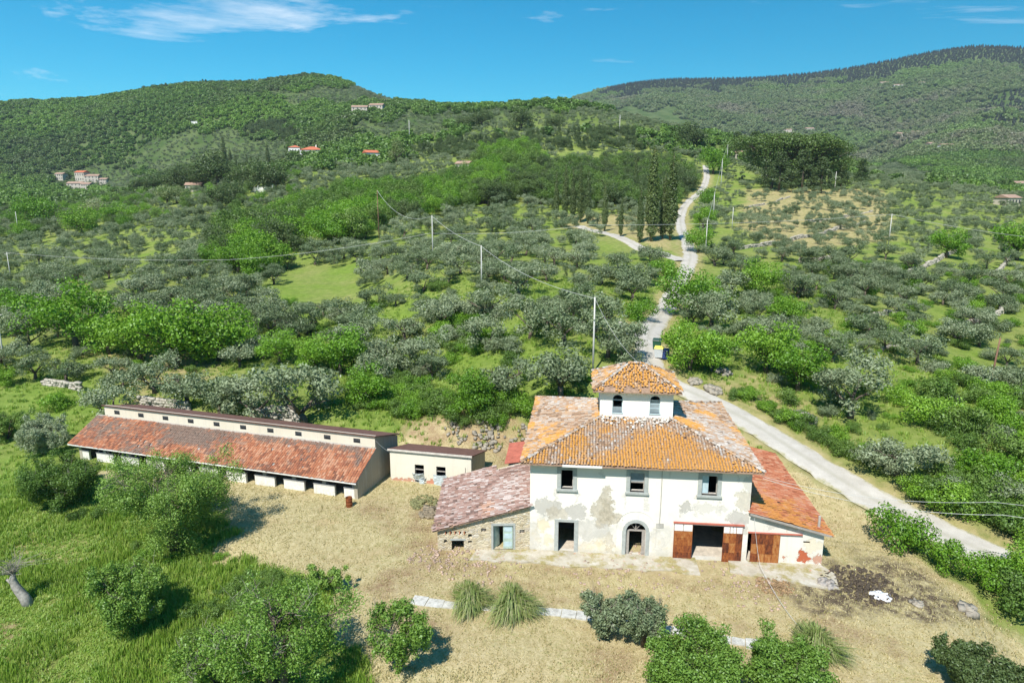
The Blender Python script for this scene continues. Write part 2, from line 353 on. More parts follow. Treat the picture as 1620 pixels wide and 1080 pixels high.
green = t.mix(t.rng(n1, .35, .68), t.ramp(n2, [(.3, (.12,.19,.03)), (.7, (.21,.3,.05))]), t.ramp(n2, [(.25, (.14,.19,.045)), (.55, (.25,.27,.085)), (.8, (.36,.32,.16))]))
green = t.mix(t.math('MULTIPLY', zb.outputs[1], t.rng(t.noise(.22, 6, .7, g), .38, .6, .1, .85)), green, t.ramp(n2, [(.3, (.14,.23,.035)), (.7, (.22,.31,.06))]))
semic = t.ramp(n2, [(.28, (.16,.19,.05)), (.5, (.36,.31,.14)), (.72, (.46,.37,.21))])
c = t.mix(zb.outputs[2], green, semic)
swath = t.noise(2.4, 7, .82, t.mapping(g, (1, .45, 1), (0, 0, R(25))), .5)
dryc = t.mix(t.rng(n1, .4, .64, 0, .55), t.ramp(swath, [(.25, (.24,.2,.08)), (.42, (.44,.37,.19)), (.6, (.58,.5,.29)), (.8, (.69,.61,.39))]), t.ramp(swath, [(.26, (.23,.18,.085)), (.48, (.46,.36,.2)), (.75, (.61,.51,.33))]))
dryc = t.mix(t.math('MULTIPLY', t.rng(t.noise(2.6, 5, .8, g), .5, .66, 0, .8), t.rng(t.noise(.16, 3, .6, g), .42, .6)), dryc, (.28,.3,.1))
dryc = t.mix(t.rng(t.noise(14, 4, .8, g), .6, .74, 0, .5), dryc, (.2,.17,.08))
dryc = t.mix(t.rng(t.noise(.22, 6, .7, t.mapping(g, (.5, 1.3, 1), (0, 0, R(-8)))), .54, .68, 0, .75), dryc, (.46,.35,.19))
c = t.mix(za.outputs[0], c, dryc)
soilc = t.ramp(n3, [(.25, (.16,.11,.06)), (.5, (.33,.23,.13)), (.75, (.5,.4,.26))])
c = t.mix(t.math('MULTIPLY', za.outputs[1], t.rng(n2, .3, .6)), c, soilc)
c = t.mix(t.math('MULTIPLY', za.outputs[2], t.rng(t.noise(.9, 5, .75, g), .38, .56)), c, t.ramp(n3, [(.3, (.05,.04,.03)), (.7, (.2,.15,.1))]))
ff = t.mix(t.rng(n4, .4, .6), (.06,.1,.028), (.1,.135,.05))
c = t.mix(zb.outputs[0], c, ff)
hgt = t.math('ADD', t.math('MULTIPLY', n3, 1.0), t.math('MULTIPLY', t.noise(22, 4, .75, g), .5))
gm = t.bsdf(c, .95, t.bump(hgt, .9, .12), 0, .1)
me = mesh_np('ground', V, F, gm, attrs=[('za', 'POINT', np.c_[dry, soil, burn]), ('zb', 'POINT', np.c_[forest, lush, semi])], smooth=True)
obj('ground', me, kind='structure')

def strip(name, pl, hw, mat, lift=.0, n=4, wob=.25, seed=0, **k):
    pl = np.array(pl); d = np.gradient(pl, axis=0); d /= np.linalg.norm(d, axis=1)[:, None]; nrm = np.c_[-d[:, 1], d[:, 0]]
    # resample finely
    L = np.r_[0, np.cumsum(np.linalg.norm(np.diff(pl, axis=0), axis=1))]; m = max(8, int(L[-1] / 1.2))
    s = np.linspace(0, L[-1], m); P = np.c_[np.interp(s, L, pl[:, 0]), np.interp(s, L, pl[:, 1])]; N = np.c_[np.interp(s, L, nrm[:, 0]), np.interp(s, L, nrm[:, 1])]
    vs = []
    for j in range(n + 1):
        q = j / n * 2 - 1; e = (fbm(s / 1.7, s * 0 + j, seed, 3) * wob) if j in (0, n) else 0
        o = P + N * (q * hw + (np.sign(q) * e if j in (0, n) else 0))[:, None] if not np.isscalar(e) else P + N * q * hw
        z = terr0(o[:, 0], o[:, 1]) + lift - (.10 if j in (0, n) else 0)
        vs.append(np.c_[o, z])
    V = np.stack(vs, 1).reshape(-1, 3); ii = np.arange(m * (n + 1)).reshape(m, n + 1)
    F = np.stack([ii[:-1, :-1], ii[1:, :-1], ii[1:, 1:], ii[:-1, 1:]], -1).reshape(-1, 4)[:, ::-1]
    return obj(name, mesh_np(name, V, F, mat, smooth=True, attrs=[('ac', 'POINT', np.tile(np.linspace(-1, 1, n + 1), m))]), **k)
t = NT('gravel_road'); g = t.geo()
rc = t.ramp(t.noise(.5, 6, .7, g), [(.3, (.4,.375,.33)), (.7, (.56,.53,.48))]); rc = t.mix(t.rng(t.noise(9, 5, .8, g), .35, .7, 0, .35), rc, (.34,.3,.25))
ac = t.math('ABSOLUTE', t.attr('ac')); edge = t.math('ADD', ac, t.math('MULTIPLY', t.math('SUBTRACT', t.noise(.9, 6, .7, g), .5), 1.1))
rc = t.mix(t.rng(edge, .78, .98, 0, .9), rc, t.ramp(t.noise(3, 5, .7, g), [(.35, (.25,.25,.1)), (.65, (.45,.39,.26))])); rc = t.mix(t.rng(t.math('ADD', t.math('ABSOLUTE', t.math('SUBTRACT', ac, .02)), t.math('MULTIPLY', t.noise(.6, 5, .7, t.mapping(g, loc=(3, 9, 0))), .35)), .42, .2, 0, .45), rc, (.33,.31,.24))
M['road'] = t.bsdf(rc, .95, t.bump(t.noise(14, 5, .7, g), .4, .03), 0, .15)
strip('road', road_pl, 1.8, M['road'], .0, 6, .5, 1, kind='structure')
strip('lane', lane_pl, 1.9, M['road'], .03, 4, .4, 2, kind='structure')
strip('path', apron_pl, 1.5, M['road'], .03, 4, .6, 3, kind='structure')

# ------------------------------------------------------------------ building materials
def plaster(name, base, patches=(), stone=(.42,.37,.28), stain=.25, low=.6, grime=0):
    # patches: (x, z, rx, rz, colour) areas where the coat has come off, in the wall's own coordinates
    t = NT(name); p = t.pos(); wv = t.n('ShaderNodeVectorMath', operation='ADD'); t.l(p, wv.inputs[0])
    nn = t.n('ShaderNodeTexNoise'); nn.inputs['Scale'].default_value = 1.5; nn.inputs['Detail'].default_value = 8; nn.inputs['Roughness'].default_value = .72; t.l(p, nn.inputs['Vector'])
    sub = t.n('ShaderNodeVectorMath', operation='SUBTRACT'); t.l(nn.outputs['Color'], sub.inputs[0]); sub.inputs[1].default_value = (.5, .5, .5)
    scl = t.n('ShaderNodeVectorMath', operation='SCALE'); t.l(sub.outputs[0], scl.inputs[0]); scl.inputs['Scale'].default_value = 2.4; t.l(scl.outputs[0], wv.inputs[1])
    q = wv.outputs[0]
    big = t.noise(.35, 5, .6, p); fine = t.noise(5, 6, .7, p)
    c = t.mix(t.rng(big, .4, .7, 0, stain), base, tuple(x * y for x, y in zip(base, (.86, .84, .78))))
    streak = t.noise(1.3, 5, .7, t.mapping(p, (2.2, 2.2, .18)))
    c = t.mix(t.rng(streak, .52, .75, 0, stain), c, (.5,.48,.43))
    sx = t.n('ShaderNodeSeparateXYZ'); t.l(p, sx.inputs[0])
    c = t.mix(t.math('MULTIPLY', t.rng(sx.outputs[2], 1.6, 0, 0, 1), t.rng(fine, .4, .62, 0, low)), c, (.5,.47,.4))
    if grime:
        c = t.mix(t.math('MULTIPLY', t.rng(sx.outputs[2], 4.3, 2.6, 0, 1), t.rng(t.noise(.8, 8, .7, p, .8), .44, .62, 0, grime)), c, (.56,.54,.48)); c = t.mix(t.math('MULTIPLY', t.rng(sx.outputs[2], 3.2, 1.5, 0, 1), t.rng(t.noise(.7, 7, .7, t.mapping(p, loc=(5, 2, 9))), .52, .68, 0, grime)), c, (.68,.58,.38)); c = t.mix(t.rng(sx.outputs[2], .55, .1, 0, .5), c, (.42,.4,.34))
    mask = None
    stc = t.ramp(t.noise(3.2, 6, .75, p), [(.3, tuple(x * .65 for x in stone)), (.5, stone), (.72, tuple(min(1, x * 1.5) for x in stone))])
    for (x, z, rx, rz, colr, amt) in patches:
        mp = t.mapping(q, (1 / rx, 0, 1 / rz), (0, 0, 0), (-x / rx, 0, -z / rz))
        ln = t.n('ShaderNodeVectorMath', operation='LENGTH'); t.l(mp, ln.inputs[0])
        f = t.rng(ln.outputs['Value'], 1.0, .93, 0, amt)
        c = t.mix(f, c, stc if colr is None else t.mix(t.rng(fine, .35, .7, 0, .5), colr, tuple(x * .7 for x in colr)))
        mask = f if mask is None else t.math('MAXIMUM', mask, f)
    h = t.math('MULTIPLY', fine, .25)
    if mask is not None: h = t.math('SUBTRACT', h, mask)
    return t.bsdf(c, .93, t.bump(h, .6, .03), 0, .15)
GR = (.46,.44,.4)
M['facade'] = plaster('facade_plaster', (.8,.76,.69), [
    (1.35,3.75,1.05,.75,GR,.75),(2.1,3.3,.9,.6,None,.6),(3.6,3.45,.75,.65,GR,.75),(5.9,4.6,.42,1.1,None,.75),(5.7,3.5,.95,1.25,None,.75),(6.3,3.2,.8,.6,None,.75),(6.3,1.1,.35,.9,None,.5),(4.6,2.0,1.6,.8,GR,.45),
    (1.0,2.3,.6,.6,(.72,.6,.36),.55),(1.4,1.0,.5,.45,(.7,.6,.38),.5),(4.6,.7,1.2,.3,(.7,.58,.4),.4),(12.0,4.4,.35,.45,GR,.8),(11.7,4.1,.15,.5,GR,.5),(16.2,5.1,.6,.8,None,.55),(16.0,3.6,.9,.6,GR,.7),(16.2,2.9,.5,.8,GR,.5),(13.7,4.3,1.4,.35,GR,.4),(16.5,6.4,.4,.7,GR,.5),(9.9,1.4,.5,1.0,GR,.3),(.3,1.2,.5,1.4,GR,.4)] + [(x_, 4.55, .07, .85, GR, .4) for x_ in (2.05, 3.6, 7.4, 9.0, 12.75, 14.5)] + [(x_, 7.2, .1, .7, GR, .35) for x_ in (5.5, 10.6, 15.6)], stain=.14, grime=.75)
M['tower'] = plaster('tower_plaster', (.86,.84,.8), [], stain=.12, low=0)
M['leanto'] = plaster('lean_to_plaster', (.74,.71,.64), [(20.9-16.7,.75,.55,.5,(.48,.13,.06),1),(22.0-16.7,.4,.6,.4,(.5,.22,.13),.8),(19.6-16.7,.6,.15,.2,(.48,.16,.08),.8),(21.6-16.7,1.6,.8,.5,(.72,.62,.42),.5),(20.5-16.7,3.2,1.2,.35,(.6,.5,.34),.5),(18.6-16.7,3.3,.8,.4,GR,.5)], stain=.45)
M['stablew'] = plaster('stable_plaster', (.7,.64,.53), [], stain=.6, low=.8)
M['stall'] = plaster('stall_plaster', (.78,.76,.72), [], stain=.3, low=.7)
M['shedw'] = plaster('shed_plaster', (.74,.69,.58), [(1.2,.1,1.4,.22,(.5,.24,.16),.9),(4.2,.15,.5,.3,(.52,.2,.12),.9),(6.5,.05,1.2,.25,(.5,.22,.14),.9)], stain=.3)
t = NT('rubble_stone'); p = t.pos(); vo = t.n('ShaderNodeTexVoronoi'); vo.inputs['Scale'].default_value = 3.2; t.l(t.mapping(p, (1, 1, 2.2)), vo.inputs['Vector'])
ve = t.n('ShaderNodeTexVoronoi', feature='DISTANCE_TO_EDGE'); ve.inputs['Scale'].default_value = 3.2; t.l(t.mapping(p, (1, 1, 2.2)), ve.inputs['Vector'])
vc = t.n('ShaderNodeSeparateColor'); t.l(vo.outputs['Color'], vc.inputs[0])
c = t.ramp(vc.outputs[0], [(.1, (.4,.32,.2)), (.4, (.55,.47,.32)), (.6, (.62,.52,.36)), (.8, (.5,.43,.34)), (.95, (.66,.6,.5))])
c = t.mix(t.rng(ve.outputs['Distance'], .06, .0), c, (.62,.56,.44)); c = t.mix(t.rng(t.noise(.9, 5, .6, p), .45, .65, 0, .8), c, (.66,.58,.42))
M['stone'] = t.bsdf(c, .95, t.bump(t.rng(ve.outputs['Distance'], 0, .15), .8, .05), 0, .1)
M['frame'] = plain('grey_stone_trim', (.38,.4,.38), .18, 4)
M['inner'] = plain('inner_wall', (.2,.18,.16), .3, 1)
M['floorin'] = plain('inner_floor', (.5,.44,.36), .25, 2)
M['conc'] = plain('concrete', (.42,.4,.36), .25, 1.5)
M['cap'] = plain('grey_cement', (.3,.3,.3), .2, 2)
M['darkside'] = plaster('shaded_weathered_render', (.36,.32,.25), [], stain=.6, low=.3)  # shade on the end and side walls painted as darker render, stains on top
M['glass'] = plain('old_glass', (.25,.3,.33), .3, 1, .15, .5, 0, 0)
M['shutter'] = plain('blue_grey_shutter', (.45,.56,.6), .15, 3)
M['greenwood'] = plain('green_wood', (.42,.52,.45), .2, 3)
M['wood'] = plain('weathered_wood', (.34,.31,.28), .25, 5)
M['ventdark'] = plain('dark_iron', (.06,.065,.07), .3, 5)
M['zinc'] = plain('zinc_sheet', (.55,.62,.66), .2, 2, .6, .3)
M['brick'] = plain('red_brick', (.5,.2,.11), .25, 6)
M['redsheet'] = plain('red_sheet', (.42,.13,.09), .25, 2)
t = NT('rust_panel'); p = t.pos(); oi = t.n('ShaderNodeObjectInfo')
s1 = t.noise(3.2, 8, .78, t.mapping(p, (2.2, 1, .8))); s1 = t.math('ADD', s1, t.math('MULTIPLY', t.math('SUBTRACT', oi.outputs['Random'], .5), .35))
M['rust'] = t.bsdf(t.ramp(s1, [(.28, (.07,.024,.014)), (.45, (.19,.055,.022)), (.58, (.31,.1,.028)), (.75, (.42,.2,.07))]), .85, t.bump(t.noise(20, 4, .6, p), .3, .01), 0, .2)
def tilemat(name, stops, lichen, lamt):
    t = NT(name); p = t.pos(); n = t.noise(9, 5, .7, p)
    f = t.math('ADD', t.attr('tint'), t.math('MULTIPLY', t.math('SUBTRACT', n, .5), .8))
    c = t.ramp(f, stops)
    lf = t.math('ADD', t.attr('lich'), t.math('MULTIPLY', t.math('SUBTRACT', t.noise(1.8, 8, .72, p), .5), 1.3))
    c = t.mix(t.rng(lf, .42, .75, 0, lamt), c, t.ramp(t.noise(6, 5, .7, p), [(.3, lichen[0]), (.7, lichen[1])]))
    c = t.mix(t.rng(t.noise(13, 5, .8, p), .6, .75, 0, .55), c, (.1,.085,.07))
    return t.bsdf(c, .93, t.bump(t.noise(30, 4, .6, p), .4, .01), 0, .12)
M['tile'] = tilemat('old_roof_tile', [(.05, (.19,.135,.095)), (.25, (.35,.22,.14)), (.45, (.41,.285,.195)), (.62, (.43,.36,.3)), (.8, (.37,.33,.295)), (.95, (.52,.475,.43))], ((.5,.21,.035), (.66,.34,.06)), .86)
M['tileannex'] = tilemat('annex_roof_tile', [(.05, (.16,.11,.095)), (.3, (.27,.17,.14)), (.5, (.34,.22,.185)), (.7, (.38,.3,.27)), (.92, (.5,.43,.4))], ((.5,.3,.2), (.55,.26,.12)), .5)
M['tilestable'] = tilemat('stable_roof_tile', [(.05, (.19,.085,.055)), (.3, (.31,.12,.07)), (.6, (.39,.155,.08)), (.9, (.46,.24,.15))], ((.1,.075,.06), (.26,.2,.165)), .9)
M['tilelean'] = tilemat('lean_to_roof_tile', [(.05, (.28,.09,.05)), (.35, (.44,.15,.08)), (.65, (.5,.2,.11)), (.9, (.52,.27,.17))], ((.52,.21,.04), (.62,.3,.08)), .75)
M['tilebase'] = plain('tile_bed', (.3,.2,.14), .35, 3)
M['corr'] = plain('brown_roof_sheet', (.17,.09,.07), .3, 2)
M['mortar'] = plain('pale_mortar', (.6,.55,.49), .2, 3)

# ------------------------------------------------------------------ building parts
def wall_mesh(u0, u1, z0, ztop, holes=(), th=.5, arches=()):
    """upright wall in its local x-z plane, outer face y=0, inner face y=th; holes=(ua,ub,za,zb); ztop number or function of u"""
    zt = ztop if callable(ztop) else (lambda u: ztop)
    us = sorted(set([u0, u1] + [x for h in holes for x in h[:2]])); zs = sorted(set([z0] + [x for h in holes for x in h[2:] if x > z0])) + [None]
    Z = lambda k, u: zt(u) if zs[k] is None else zs[k]
    nu, nz = len(us) - 1, len(zs) - 1
    full = [[not any(h[0] <= us[i] + 1e-6 and h[1] >= us[i+1] - 1e-6 and h[2] <= zs[k] + 1e-6 and zs[k+1] is not None and h[3] >= zs[k+1] - 1e-6 for h in holes) for k in range(nz)] for i in range(nu)]
    b = MB()
    for i in range(nu):
        for k in range(nz):
            if not full[i][k]: continue
            A, B = us[i], us[i+1]; p = [(A, Z(k, A)), (B, Z(k, B)), (B, Z(k+1, B)), (A, Z(k+1, A))]
            b.add([(x, 0, z) for x, z in p], [(0, 1, 2, 3)]); b.add([(x, th, z) for x, z in p], [(3, 2, 1, 0)])
            for (q0, q1, ni, nk) in ((0, 1, i, k-1), (1, 2, i+1, k), (2, 3, i, k+1), (3, 0, i-1, k)):
                if 0 <= ni < nu and 0 <= nk < nz and full[ni][nk]: continue
                (xa, z_a), (xb, z_b) = p[q0], p[q1]
                b.add([(xa, 0, z_a), (xa, th, z_a), (xb, th, z_b), (xb, 0, z_b)], [(0, 1, 2, 3)])
    for (ua, ub, zs_, zt_) in arches:   # spandrels that turn the top of a hole into an arch springing at zs_
        cx, rx, rz = (ua + ub) / 2, (ub - ua) / 2, zt_ - zs_
        for sgn in (-1, 1):
            arc = [(cx + sgn * rx * math.cos(a), zs_ + rz * math.sin(a)) for a in [math.pi / 2 * j / 7 for j in range(8)]]
            for (xa, z_a), (xb, z_b) in zip(arc[:-1], arc[1:]):
                pts = [(xa, .003, z_a), (xb, .003, z_b), (xb, .003, zt_ + .01), (xa, .003, zt_ + .01)]
                b.poly(pts if sgn < 0 else pts[::-1], (0, th - .006, 0))
    return b
def place(b, origin, ang):
    Mx = Matrix.Translation(origin) @ Matrix.Rotation(ang, 4, 'Z'); b.v = [tuple(Mx @ Vector(v)) for v in b.v]; return b
NF = lambda a, b, s: float(fbm(np.array([a / 2.2]), np.array([b / 2.2]), s, 3)[0])
def tiles(name, P0, eu, su, polyab, mat, parent, pa=.23, lb=.30, rise=.075, jit=1.0, lich=lambda a, b: .3, seed=0, curved=True, skip=lambda a, b: False, wide=.8, tintf=None):
    """overlapping roof tiles laid over a slope: P0 eave start, eu along the eave, su up the slope; polyab the outline in those coordinates"""
    r = np.random.default_rng(seed); P0, eu, su = Vector(P0), Vector(eu).normalized(), Vector(su).normalized(); nn = eu.cross(su).normalized()
    if nn.z < 0: nn = -nn
    A = np.array(polyab); a0, a1, b0, b1 = A[:, 0].min(), A[:, 0].max(), A[:, 1].min(), A[:, 1].max()
    Vv, Ff, ti, li = [], [], [], []; prof = [(-.5, 0), (-.36, .72), (0, 1), (.36, .72), (.5, 0)] if curved else [(-.5, .55), (-.42, 1), (.42, .8), (.5, .2)]
    ca = np.arange(a0 + pa / 2, a1, pa); cb_ = np.arange(b0 - .02, b1, lb)
    for ia, a in enumerate(ca):
        off = r.uniform(-.04, .04)
        inside = sdist(np.full(len(cb_), a), cb_ + lb * .4, polyab) < 0
        for ok, b in zip(inside, cb_):
            if not ok or skip(a, b) or r.random() < .004 * jit: continue
            aa = a + r.normal(0, .012) * jit; bb = b + off + r.normal(0, .02) * jit; yaw = r.normal(0, .035) * jit; lift = abs(r.normal(0, .012)) * jit
            if r.random() < .03 * jit: yaw += r.normal(0, .25); lift += .03
            sag = NF(aa * .6, bb * .6, seed + 3)
            ln = lb * 1.18; wd = pa * wide; cy, sy = math.cos(yaw), math.sin(yaw); o = len(Vv)
            for e, (s, hh, tp) in enumerate(((0, lift + .028, 1.0), (ln, lift * .5 + .002, .86))):
                for (q, h) in prof:
                    x, y = q * wd * tp, s; X = aa + x * cy - y * sy; Y = bb + x * sy + y * cy
                    Vv.append(P0 + eu * X + su * Y + nn * (hh + h * rise + .02 + .09 * sag))
            m = len(prof)
            fs = [(o + k, o + k + 1, o + m + k + 1, o + m + k) for k in range(m - 1)]
            Ff += fs; tv = float(np.clip(r.normal(.5, .25) + .4 * NF(a * .8, b * .8, seed), 0, 1)) if tintf is None else tintf(a, b, r); lv = lich(a, b) + r.normal(0, .09)
            ti += [tv] * len(fs); li += [lv] * len(fs)
    return obj(name, mesh_np(name, np.array([tuple(v) for v in Vv]), np.array(Ff), mat, attrs=[('tint', 'FACE', ti), ('lich', 'FACE', li)]), parent, kind='stuff')
def caps(name, pts, mat, parent, seed=0, r0=.14, lb=.36):   # one row of round cap tiles along a hip or ridge
    r = np.random.default_rng(seed); Vv, Ff, ti = [], [], []
    for p, q in zip(pts[:-1], pts[1:]):
        p, q = Vector(p), Vector(q); d = (q - p); L = d.length; d.normalize(); sd = d.cross(Vector((0, 0, 1))).normalized(); up = sd.cross(d)
        for k in range(int(L / lb)):
            c = p + d * (k * lb); o = len(Vv); j = r.normal(0, .015)
            for s, hh, tp in ((0, .05, 1), (lb * 1.15, .015, .85)):
                for a in (0, .25, .5, .75, 1): Vv.append(tuple(c + d * s + sd * (math.cos(a * math.pi) * r0 * tp + j) + up * (math.sin(a * math.pi) * r0 * tp * .9 + hh)))
            Ff += [(o + i, o + i + 1, o + 6 + i, o + 5 + i) for i in range(4)]; ti += [r.random()] * 4
    return obj(name, mesh_np(name, np.array(Vv), np.array(Ff), mat, attrs=[('tint', 'FACE', ti), ('lich', 'FACE', [.35] * len(ti))]), parent, kind='stuff')

# ------------------------------------------------------------------ farmhouse
HA = R(-6); HP = Vector((1.41, 49.5, 0)); HM = Matrix.Translation(HP) @ Matrix.Rotation(HA, 4, 'Z')
hw = lambda x, y, z=0: HM @ Vector((x, y, z))
W, DP, EZ, SL = 16.7, 15.6, 7.65, .30
fh = thing('farmhouse', 'derelict white two-storey farmhouse with tiled hip roof and square roof tower', 'farmhouse', HP, HA)
wins = [(2.39, 3.32), (7.68, 8.75), (13.05, 14.2)]; WZ = (5.40, 6.98)
holes = [(a, b, *WZ) for a, b in wins] + [(2.25, 3.49, 0.04, 2.62), (7.52, 9.02, 0.04, 2.82), (12.2, 15.3, 0.04, 2.9)]
wall_mesh(0, W, -.6, 7.72, holes, .5, [(7.52, 9.02, 2.1, 2.82)]).build('front_wall', M['facade'], fh)
b = MB(); b.box(0, .5, .5, DP - .5, -.6, 7.72); b.build('side_wall', M['facade'], fh)
b = MB(); b.box(W - .5, W, .5, DP - .5, -.6, 7.72); b.build('side_wall', M['facade'], fh)
b = MB(); b.box(0, W, DP - .5, DP, -.6, 7.72); b.build('back_wall', M['facade'], fh)
b = MB(); b.box(.5, W - .5, .5, DP - .5, -.1, .03); b.build('ground_floor', M['floorin'], fh)
b = MB(); b.box(.5, W - .5, .5, DP - .5, 3.7, 3.95); b.build('upper_floor', M['inner'], fh)
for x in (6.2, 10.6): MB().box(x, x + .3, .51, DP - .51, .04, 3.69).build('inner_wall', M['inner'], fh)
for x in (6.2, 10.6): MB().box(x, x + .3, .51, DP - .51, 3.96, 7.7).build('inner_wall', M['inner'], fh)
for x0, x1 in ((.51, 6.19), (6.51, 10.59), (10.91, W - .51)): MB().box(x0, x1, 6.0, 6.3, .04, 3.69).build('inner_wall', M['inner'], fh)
def surround(par, a, b_, z0, z1, wd=.3, sill=True, name='window', pr=.06):
    q = MB(); q.box(a - wd, a, -pr, .12, z0, z1).box(b_, b_ + wd, -pr, .12, z0, z1).box(a - wd, b_ + wd, -pr - .002, .118, z1, z1 + .2)
    f = q.build(name, M['frame'], par)
    if sill: MB().box(a - wd - .06, b_ + wd + .06, -.17, .2, z0 - .16, z0).build('sill', M['frame'], f)
    return f
for i, (a, b_) in enumerate(wins):
    f = surround(fh, a, b_, *WZ)
    q = MB(); q.box(a, a + .05, .2, .26, *WZ).box(b_ - .05, b_, .2, .26, *WZ).box(a + .05, b_ - .05, .2, .26, WZ[0], WZ[0] + .07); q.build('sash_frame', M['wood'], f)
    if i == 1:
        MB().box(a + .05, b_ - .05, .21, .24, WZ[0] + .78, WZ[1]).build('pane', M['glass'], f); MB().box(a + .05, b_ - .05, .19, .25, WZ[0] + .68, WZ[0] + .78).build('glazing_bar', M['wood'], f)
    if i == 2: MB().box(a + .05, a + .52, .21, .25, WZ[0] + .05, WZ[1]).build('shutter', M['shutter'], f)
surround(fh, 2.25, 3.49, .04, 2.62, .3, False, 'doorway')
q = MB(); q.box(7.22, 7.5, -.05, .3, .04, 2.1).box(9.04, 9.32, -.05, .3, .04, 2.1)
for k in range(10):
    a0, a1 = math.pi * k / 10, math.pi * (k + 1) / 10; cx = 8.27
    q.poly([(cx + .77 * math.cos(a0), -.05, 2.1 + .74 * math.sin(a0)), (cx + .77 * math.cos(a1), -.05, 2.1 + .74 * math.sin(a1)), (cx + 1.03 * math.cos(a1), -.05, 2.1 + 1.0 * math.sin(a1)), (cx + 1.03 * math.cos(a0), -.05, 2.1 + 1.0 * math.sin(a0))], (0, .2, 0))
d2 = q.build('arched_doorway', M['frame'], fh)
q = MB(); q.box(7.5, 7.78, .2, .3, .04, 2.1).box(8.76, 9.04, .2, .3, .04, 2.1).box(7.5, 9.04, .19, .31, 2.03, 2.13).box(8.24, 8.3, .22, .28, 2.13, 2.82)
for an in (50, 130): q.tube([(8.27, .25, 2.13), (8.27 + .72 * math.cos(R(an)), .25, 2.13 + .7 * math.sin(R(an)))], .025, 4)
q.build('door_frame', M['wood'], d2)
q = MB()   # faint raised band of the walled-up big arch
for k in range(16):
    a0, a1 = math.pi * k / 16, math.pi * (k + 1) / 16; cx = 8.25
    q.poly([(cx + 1.5 * math.cos(a0), -.035, 2.35 + 1.45 * math.sin(a0)), (cx + 1.5 * math.cos(a1), -.035, 2.35 + 1.45 * math.sin(a1)), (cx + 1.56 * math.cos(a1), -.035, 2.35 + 1.51 * math.sin(a1)), (cx + 1.56 * math.cos(a0), -.035, 2.35 + 1.51 * math.sin(a0))], (0, .04, 0))
q.box(6.69, 6.75, -.035, .005, 0, 2.35).box(9.75, 9.81, -.035, .005, .9, 2.35); q.build('arch_band', M['facade'], fh)
MB().box(9.78, 10.36, -.03, .01, 2.5, 2.88).build('plaque', M['conc'], fh)
MB().box(7.35, 9.2, -.45, .1, -.1, .06).build('door_step', M['conc'], fh)
MB().tube([(10.05, -.04, 7.5), (10.05, -.04, 4.2), (10.02, -.04, 2.9)], .03, 5).build('downpipe', M['conc'], fh)
def panel_door(par, a, b_, z0, rows, cols, y=-.12, white=0):
    d = bpy.data.objects.new('sliding_door', None); col.objects.link(d); d.parent = par
    h = 2.45 / rows; w_ = (b_ - a) / cols
    for i in range(rows):
        for j in range(cols): MB().box(a + j * w_ + .012, a + (j + 1) * w_ - .012, y, y + .03, z0 + i * h + .012, z0 + (i + 1) * h - .012).build('panel', M['rust'], d)
    q = MB().box(a, b_, y + .031, y + .06, z0, z0 + 2.45)
    for j in range(cols + 1): q.box(max(a, a + j * w_ - .02), min(b_, a + j * w_ + .02), y - .015, y + .03, z0, z0 + 2.45 + white)
    q.build('door_frame', M['rust'], d)
    if white:
        for j in range(2): MB().box(a + .03 + j * (b_ - a) / 2, a + (j + 1) * (b_ - a) / 2 - .03, y, y + .03, z0 + 2.46, z0 + 2.45 + white).build('upper_panel', M['stall'], d)
    return d
panel_door(fh, 11.15, 12.56, -.05, 4, 1, white=.55); panel_door(fh, 14.86, 16.3, -.05, 3, 3, white=.5)
MB().box(11.1, 16.4, -.17, .0, 3.02, 3.12).build('door_rail', M['redsheet'], fh)
MB().box(12.1, 15.4, -.02, .2, 2.9, 3.0).build('lintel', M['stall'], fh)
# roof
x0, x1, y0, y1 = -.7, W + .7, -.7, DP + .7; LX, LY = x1 - x0, y1 - y0; HR = LY / 2; UP = math.hypot(1, SL); RZ = EZ + HR * SL
def slab(name, pts, par, mat, th=.09, dz=-.04): MB().poly([(p[0], p[1], p[2] + dz) for p in pts], (0, 0, -th)).build(name, mat, par)
C = [(x0, y0, EZ), (x1, y0, EZ), (x1, y1, EZ), (x0, y1, EZ)]; RA, RB = (x0 + HR, y0 + HR, RZ), (x1 - HR, y0 + HR, RZ)
for pts in ([C[0], C[1], RB, RA], [C[1], C[2], RB], [C[2], C[3], RA, RB], [C[3], C[0], RA]): slab('roof_deck', pts, fh, M['tilebase'])

skt = lambda P0, eu, su: (lambda a, b: (lambda p: 5.6 < p.x < 11.1 and 5.8 < p.y < 10.3)(Vector(P0) + Vector(eu) * a + Vector(su).normalized() * b))
roofs = [((x0, y0, EZ), (1, 0, 0), (0, 1, SL), [(0, 0), (LX, 0), (LX - HR, HR * UP), (HR, HR * UP)], lambda a, b: .68 + .3 * (1 - b / 5) * (a > 3) - .42 * max(0, 1 - abs(a - 4.2 - b) / 2.6) - .55 * max(0, 1 - (LX - a - b) / 2.2) + NF(a * 1.6, b * .5, 5) * .55),
         ((x0, y1, EZ), (0, -1, 0), (1, 0, SL), [(0, 0), (LY, 0), (HR, HR * UP)], lambda a, b: .36 + .2 * (b < .5) + NF(a, b, 6) * .6 + .25 * max(0, b - 5.2)),
         ((x1, y0, EZ), (0, 1, 0), (-1, 0, SL), [(0, 0), (LY, 0), (HR, HR * UP)], lambda a, b: .45 - .4 * (a < 5) + NF(a, b, 7) * .7),
         ((x1, y1, EZ), (-1, 0, 0), (0, -1, SL), [(0, 0), (LX, 0), (LX - HR, HR * UP), (HR, HR * UP)], lambda a, b: .3)]
